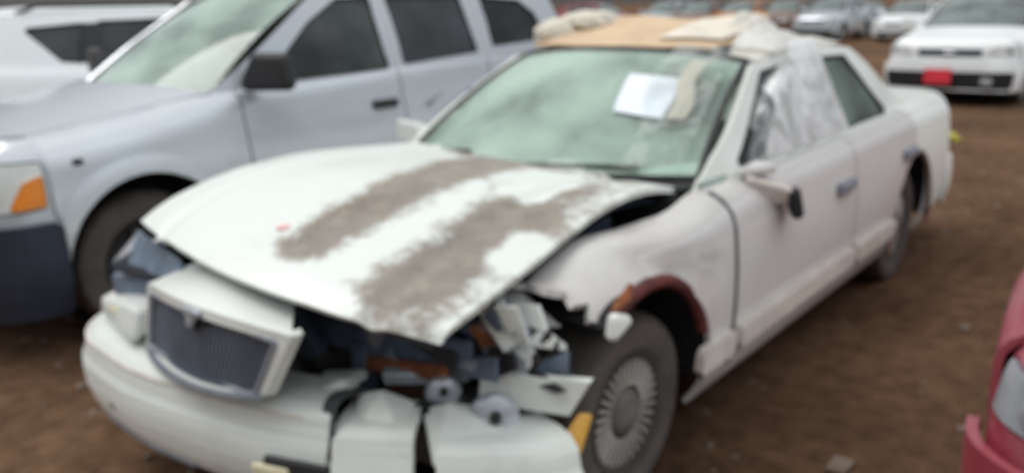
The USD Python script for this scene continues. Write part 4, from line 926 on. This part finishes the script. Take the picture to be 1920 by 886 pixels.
# ------------------------------------------------------------------ generic hatchback / crossover / sedan
def build_car(name, label, cat, loc, rz, paintm, kind, group=None, wd=.90, glass=g_mid, wind=None, h=.09, scale_h=0., lower_mat=m_black, face=None, intr=True, nf=2.9, mirror=True, scale=1.):
    root = thing(name, label, cat, loc, rz, group)
    if scale != 1: UsdGeom.Xformable(stage.GetPrimAtPath(root)).AddScaleOp().Set(Gf.Vec3f(scale, scale, scale))
    if kind == 'crossover':
        P = dict(w=wd, wb=2.62, xs_f=.58, xf=.92, xs_r=-3.15, xr=-3.46, zs=.25, r=.15, Ra=.38, za=.36, h=h,
                 zb=[(.92, .90), (.5, .95), (-.1, 1.02), (-.5, 1.06), (-1., 1.07), (-2.4, 1.13), (-3.3, 1.18)],
                 ry=[(.92, .24), (.1, .24), (-.4, .2), (-.8, .09), (-3.3, .09)], inset=[(-3.5, .07), (-2.8, .02), (-2, 0), (0, 0), (.6, .05)],
                 lean=.36, leanc=.1, nose_lean=.12, n_f=nf, n_r=4, tail_lean=.04, nose_ry=.14)
        c = Car(root, P); made = c.body([-.60, -1.65, -2.45], paintm, handle=(.92, paintm))
        c.cabin([(-.38, 1.03), (-1.15, 1.47), (-1.5, 1.525), (-2.4, 1.53), (-3.02, 1.49), (-3.24, 1.14)],
                [[(-.74, 1.075), (-1.22, 1.42), (-1.60, 1.47), (-1.62, 1.10)], [(-1.70, 1.105), (-1.68, 1.47), (-2.30, 1.46), (-2.42, 1.15)], [(-2.50, 1.16), (-2.40, 1.45), (-2.86, 1.42), (-2.66, 1.18)]],
                glass, paintm, roofx=((-1.2, .10), (-3.05, .06)), zr=[(-1.0, 1.46), (-1.5, 1.53), (-2.4, 1.54), (-3.2, 1.49)], crown=.05)
        for sg in (1, -1):
            for q in ([(-1.60, 1.105), (-1.58, 1.465), (-1.70, 1.465), (-1.72, 1.11)], [(-2.40, 1.15), (-2.28, 1.455), (-2.42, 1.45), (-2.52, 1.165)]):
                obj('pillar_cover', patch(Polygon(q), lambda a, b: c.green(a, b, sg, -.004), .01, (0, sg, .2), h), m_black, root)
        c.glass('windshield', (-.45, .70, 1.055, .26), (-1.2, .58, 1.475, .10), wind or glass)
        c.glass('rear_window', (-3.38, .66, 1.17, -.05), (-3.05, .58, 1.46, -.05), glass, out=(-1, 0, .6))
        c.deck('hood', -.40, mat=paintm, crown=.06, bow=.22)
        W = c.W(); V = c.W(False)
        fc = dict(bumper_z=(.24, .56), lamp=[(W-.62, .72), (W-.12, .74), (W-.10, .88), (W-.50, .84)], grille=(.42, .70, .80), bars=2, lower=(.74, .26, .42), emblem=True, lamp_mat=m_lens)
        fc.update(face or {}); nose(c, paintm, **fc)
        nose(c, paintm, (.30, .62), front=False, lamp=[(V-.26, .85), (V-.04, .85), (V-.04, 1.12), (V-.22, 1.12)], lamp_mat=m_redl)
        for sg in (1, -1): obj('roof_rail', tube([(-1.55, sg*.57, 1.535), (-1.65, sg*.57, 1.585), (-2.7, sg*.55, 1.585), (-2.85, sg*.545, 1.53)], .017, 6), m_black, root)
        wheels(c, .345, .22, .22); mirror and mirrors(c, -.70, 1.12, .90, paintm)
        if intr: interior(root, .84, (-.5, -3.0), .42, -1.40, -.80, .95, steer=False)
    else:
        P = dict(w=wd, wb=2.70, xs_f=.55, xf=.92, xs_r=-3.30, xr=-3.72, zs=.22, r=.13, Ra=.36, za=.34, h=h,
                 zb=[(.92, .74), (.5, .80), (-.1, .88), (-.5, .93), (-1., .945), (-2.4, .98), (-3.5, .99)],
                 ry=[(.92, .22), (.1, .22), (-.4, .18), (-.8, .09), (-2.4, .10), (-3.4, .17)], inset=[(-3.7, .08), (-3.0, .03), (-2, 0), (0, 0), (.6, .05)],
                 lean=.40, leanc=.1, nose_lean=.16, n_f=2.7, n_r=3.2, tail_lean=.1, nose_ry=.14)
        c = Car(root, P); made = c.body([-.55, -1.65, -2.50], paintm, handle=(.78, paintm))
        c.cabin([(-.36, .90), (-1.15, 1.33), (-1.5, 1.375), (-2.0, 1.375), (-2.4, 1.33), (-3.06, .95)],
                [[(-.72, .955), (-1.18, 1.275), (-1.60, 1.325), (-1.62, .975)], [(-1.70, .98), (-1.68, 1.325), (-2.18, 1.30), (-2.48, .99)]],
                glass, paintm, roofx=((-1.2, .10), (-2.42, .08)), zr=[(-1.0, 1.32), (-1.5, 1.38), (-2.0, 1.38), (-2.6, 1.31)], crown=.04)
        c.glass('windshield', (-.45, .70, .93, .26), (-1.2, .58, 1.335, .10), wind or glass)
        c.glass('rear_window', (-3.06, .64, .985, -.12), (-2.43, .57, 1.315, -.08), glass, out=(-1, 0, .6))
        c.deck('hood', -.40, mat=paintm, crown=.05, bow=.22); c.deck('trunk_lid', -3.05, front=False, mat=paintm, crown=.02)
        W = c.W(); V = c.W(False)
        fc = dict(bumper_z=(.20, .50), lamp=[(W-.58, .56), (W-.08, .57), (W-.07, .72), (W-.52, .69)], grille=(.36, .54, .66), bars=3, lower=(.6, .24, .36))
        fc.update(face or {}); nose(c, paintm, **fc)
        nose(c, paintm, (.28, .60), front=False, lamp=[(V-.50, .68), (V-.06, .68), (V-.06, .86), (V-.50, .86)], lamp_mat=m_redl)
        wheels(c, .32, .20, .20); mirror and mirrors(c, -.66, 1.0, .90, paintm)
        if intr: interior(root, .80, (-.5, -2.6), .32, -1.35, -.80, .80, steer=False)
    return root, c, made

# white crossover facing the camera
XO, xo, _ = build_car('white_crossover', 'white crossover with red plate facing the viewer behind the wrecked sedan', 'crossover', (-12.65, -.90, 0), 0, m_white2, 'crossover', glass=g_mid, h=.06,
    face=dict(bumper_z=(.22, .60), lower=(.84, .24, .49)), wd=.93, nf=4.2, scale=1.04)
c_ = xo.wrap(np.array([-.10]), np.array([.40]), True, .06)[0]
obj('red_plate', rbox((.02, .36, .21), c_+np.array([.02, 0, .02]), .008, rot=(0, -.05, 0)), m_redp, XO)
obj('fog_lamp', rbox((.03, .15, .10), xo.wrap(np.array([.52]), np.array([.36]), True, .05)[0], .012), m_lensg, XO)
# second light car to the right of it
build_car('pale_hatchback', 'pale hatchback at the far right edge beyond the white crossover', 'hatchback', (-15.2, 1.35, 0), 0, m_grey, 'crossover', glass=g_dark)
# white hatch behind the silver SUV, seen from its tail
build_car('white_hatchback', 'white hatchback with black roof rails parked behind the silver utility vehicle', 'hatchback', (-3.64, -5.77, .0), 180, m_white2, 'crossover', glass=g_dark, h=.06, scale=1.08)
# red car at the right edge
RC, rc, rmade = build_car('red_car', 'faded red car with damaged front corner at the right edge', 'car', (-.88, 2.695, 0), 0, m_red, 'sedan', h=.05, mirror=False, face=dict(lamp_mat=m_lensg))
# far row beyond the yard
far = [('red_sedan', 'small red car in the distant row behind the sedan roof', 'crossover', (-31.5, -19.2), 90, m_red), ('grey_van', 'grey white car beside the red one in the distant row', 'crossover', (-30.5, -17.1), 0, m_grey),
       ('brown_car', 'rusty brown car left of the orange one in the distant row', 'crossover', (-30.5, -15.3), 0, m_brown), ('orange_car', 'orange car between two brown cars in the distant row', 'crossover', (-30.5, -13.4), 0, m_orange),
       ('brown_car', 'dark brown car right of the orange one in the distant row', 'crossover', (-31.5, -11.9), 0, m_brown), ('silver_car', 'silver car half hidden behind the sedan roof heap in the distant row', 'crossover', (-30.5, -9.7), 0, m_silver),
       ('blue_sedan', 'dark blue sedan in the distance left of the white crossover', 'sedan', (-36., -9.3), 40, m_blue), ('white_sedan', 'white sedan nose in the distance just left of the white crossover', 'sedan', (-31., -6.9), 0, m_white2)]
for nm, lab, kind, (x, y), rz, pm in far:
    build_car(nm, lab, 'car', (x, y, 0), rz, pm, kind, h=.16, group=None, intr=False)
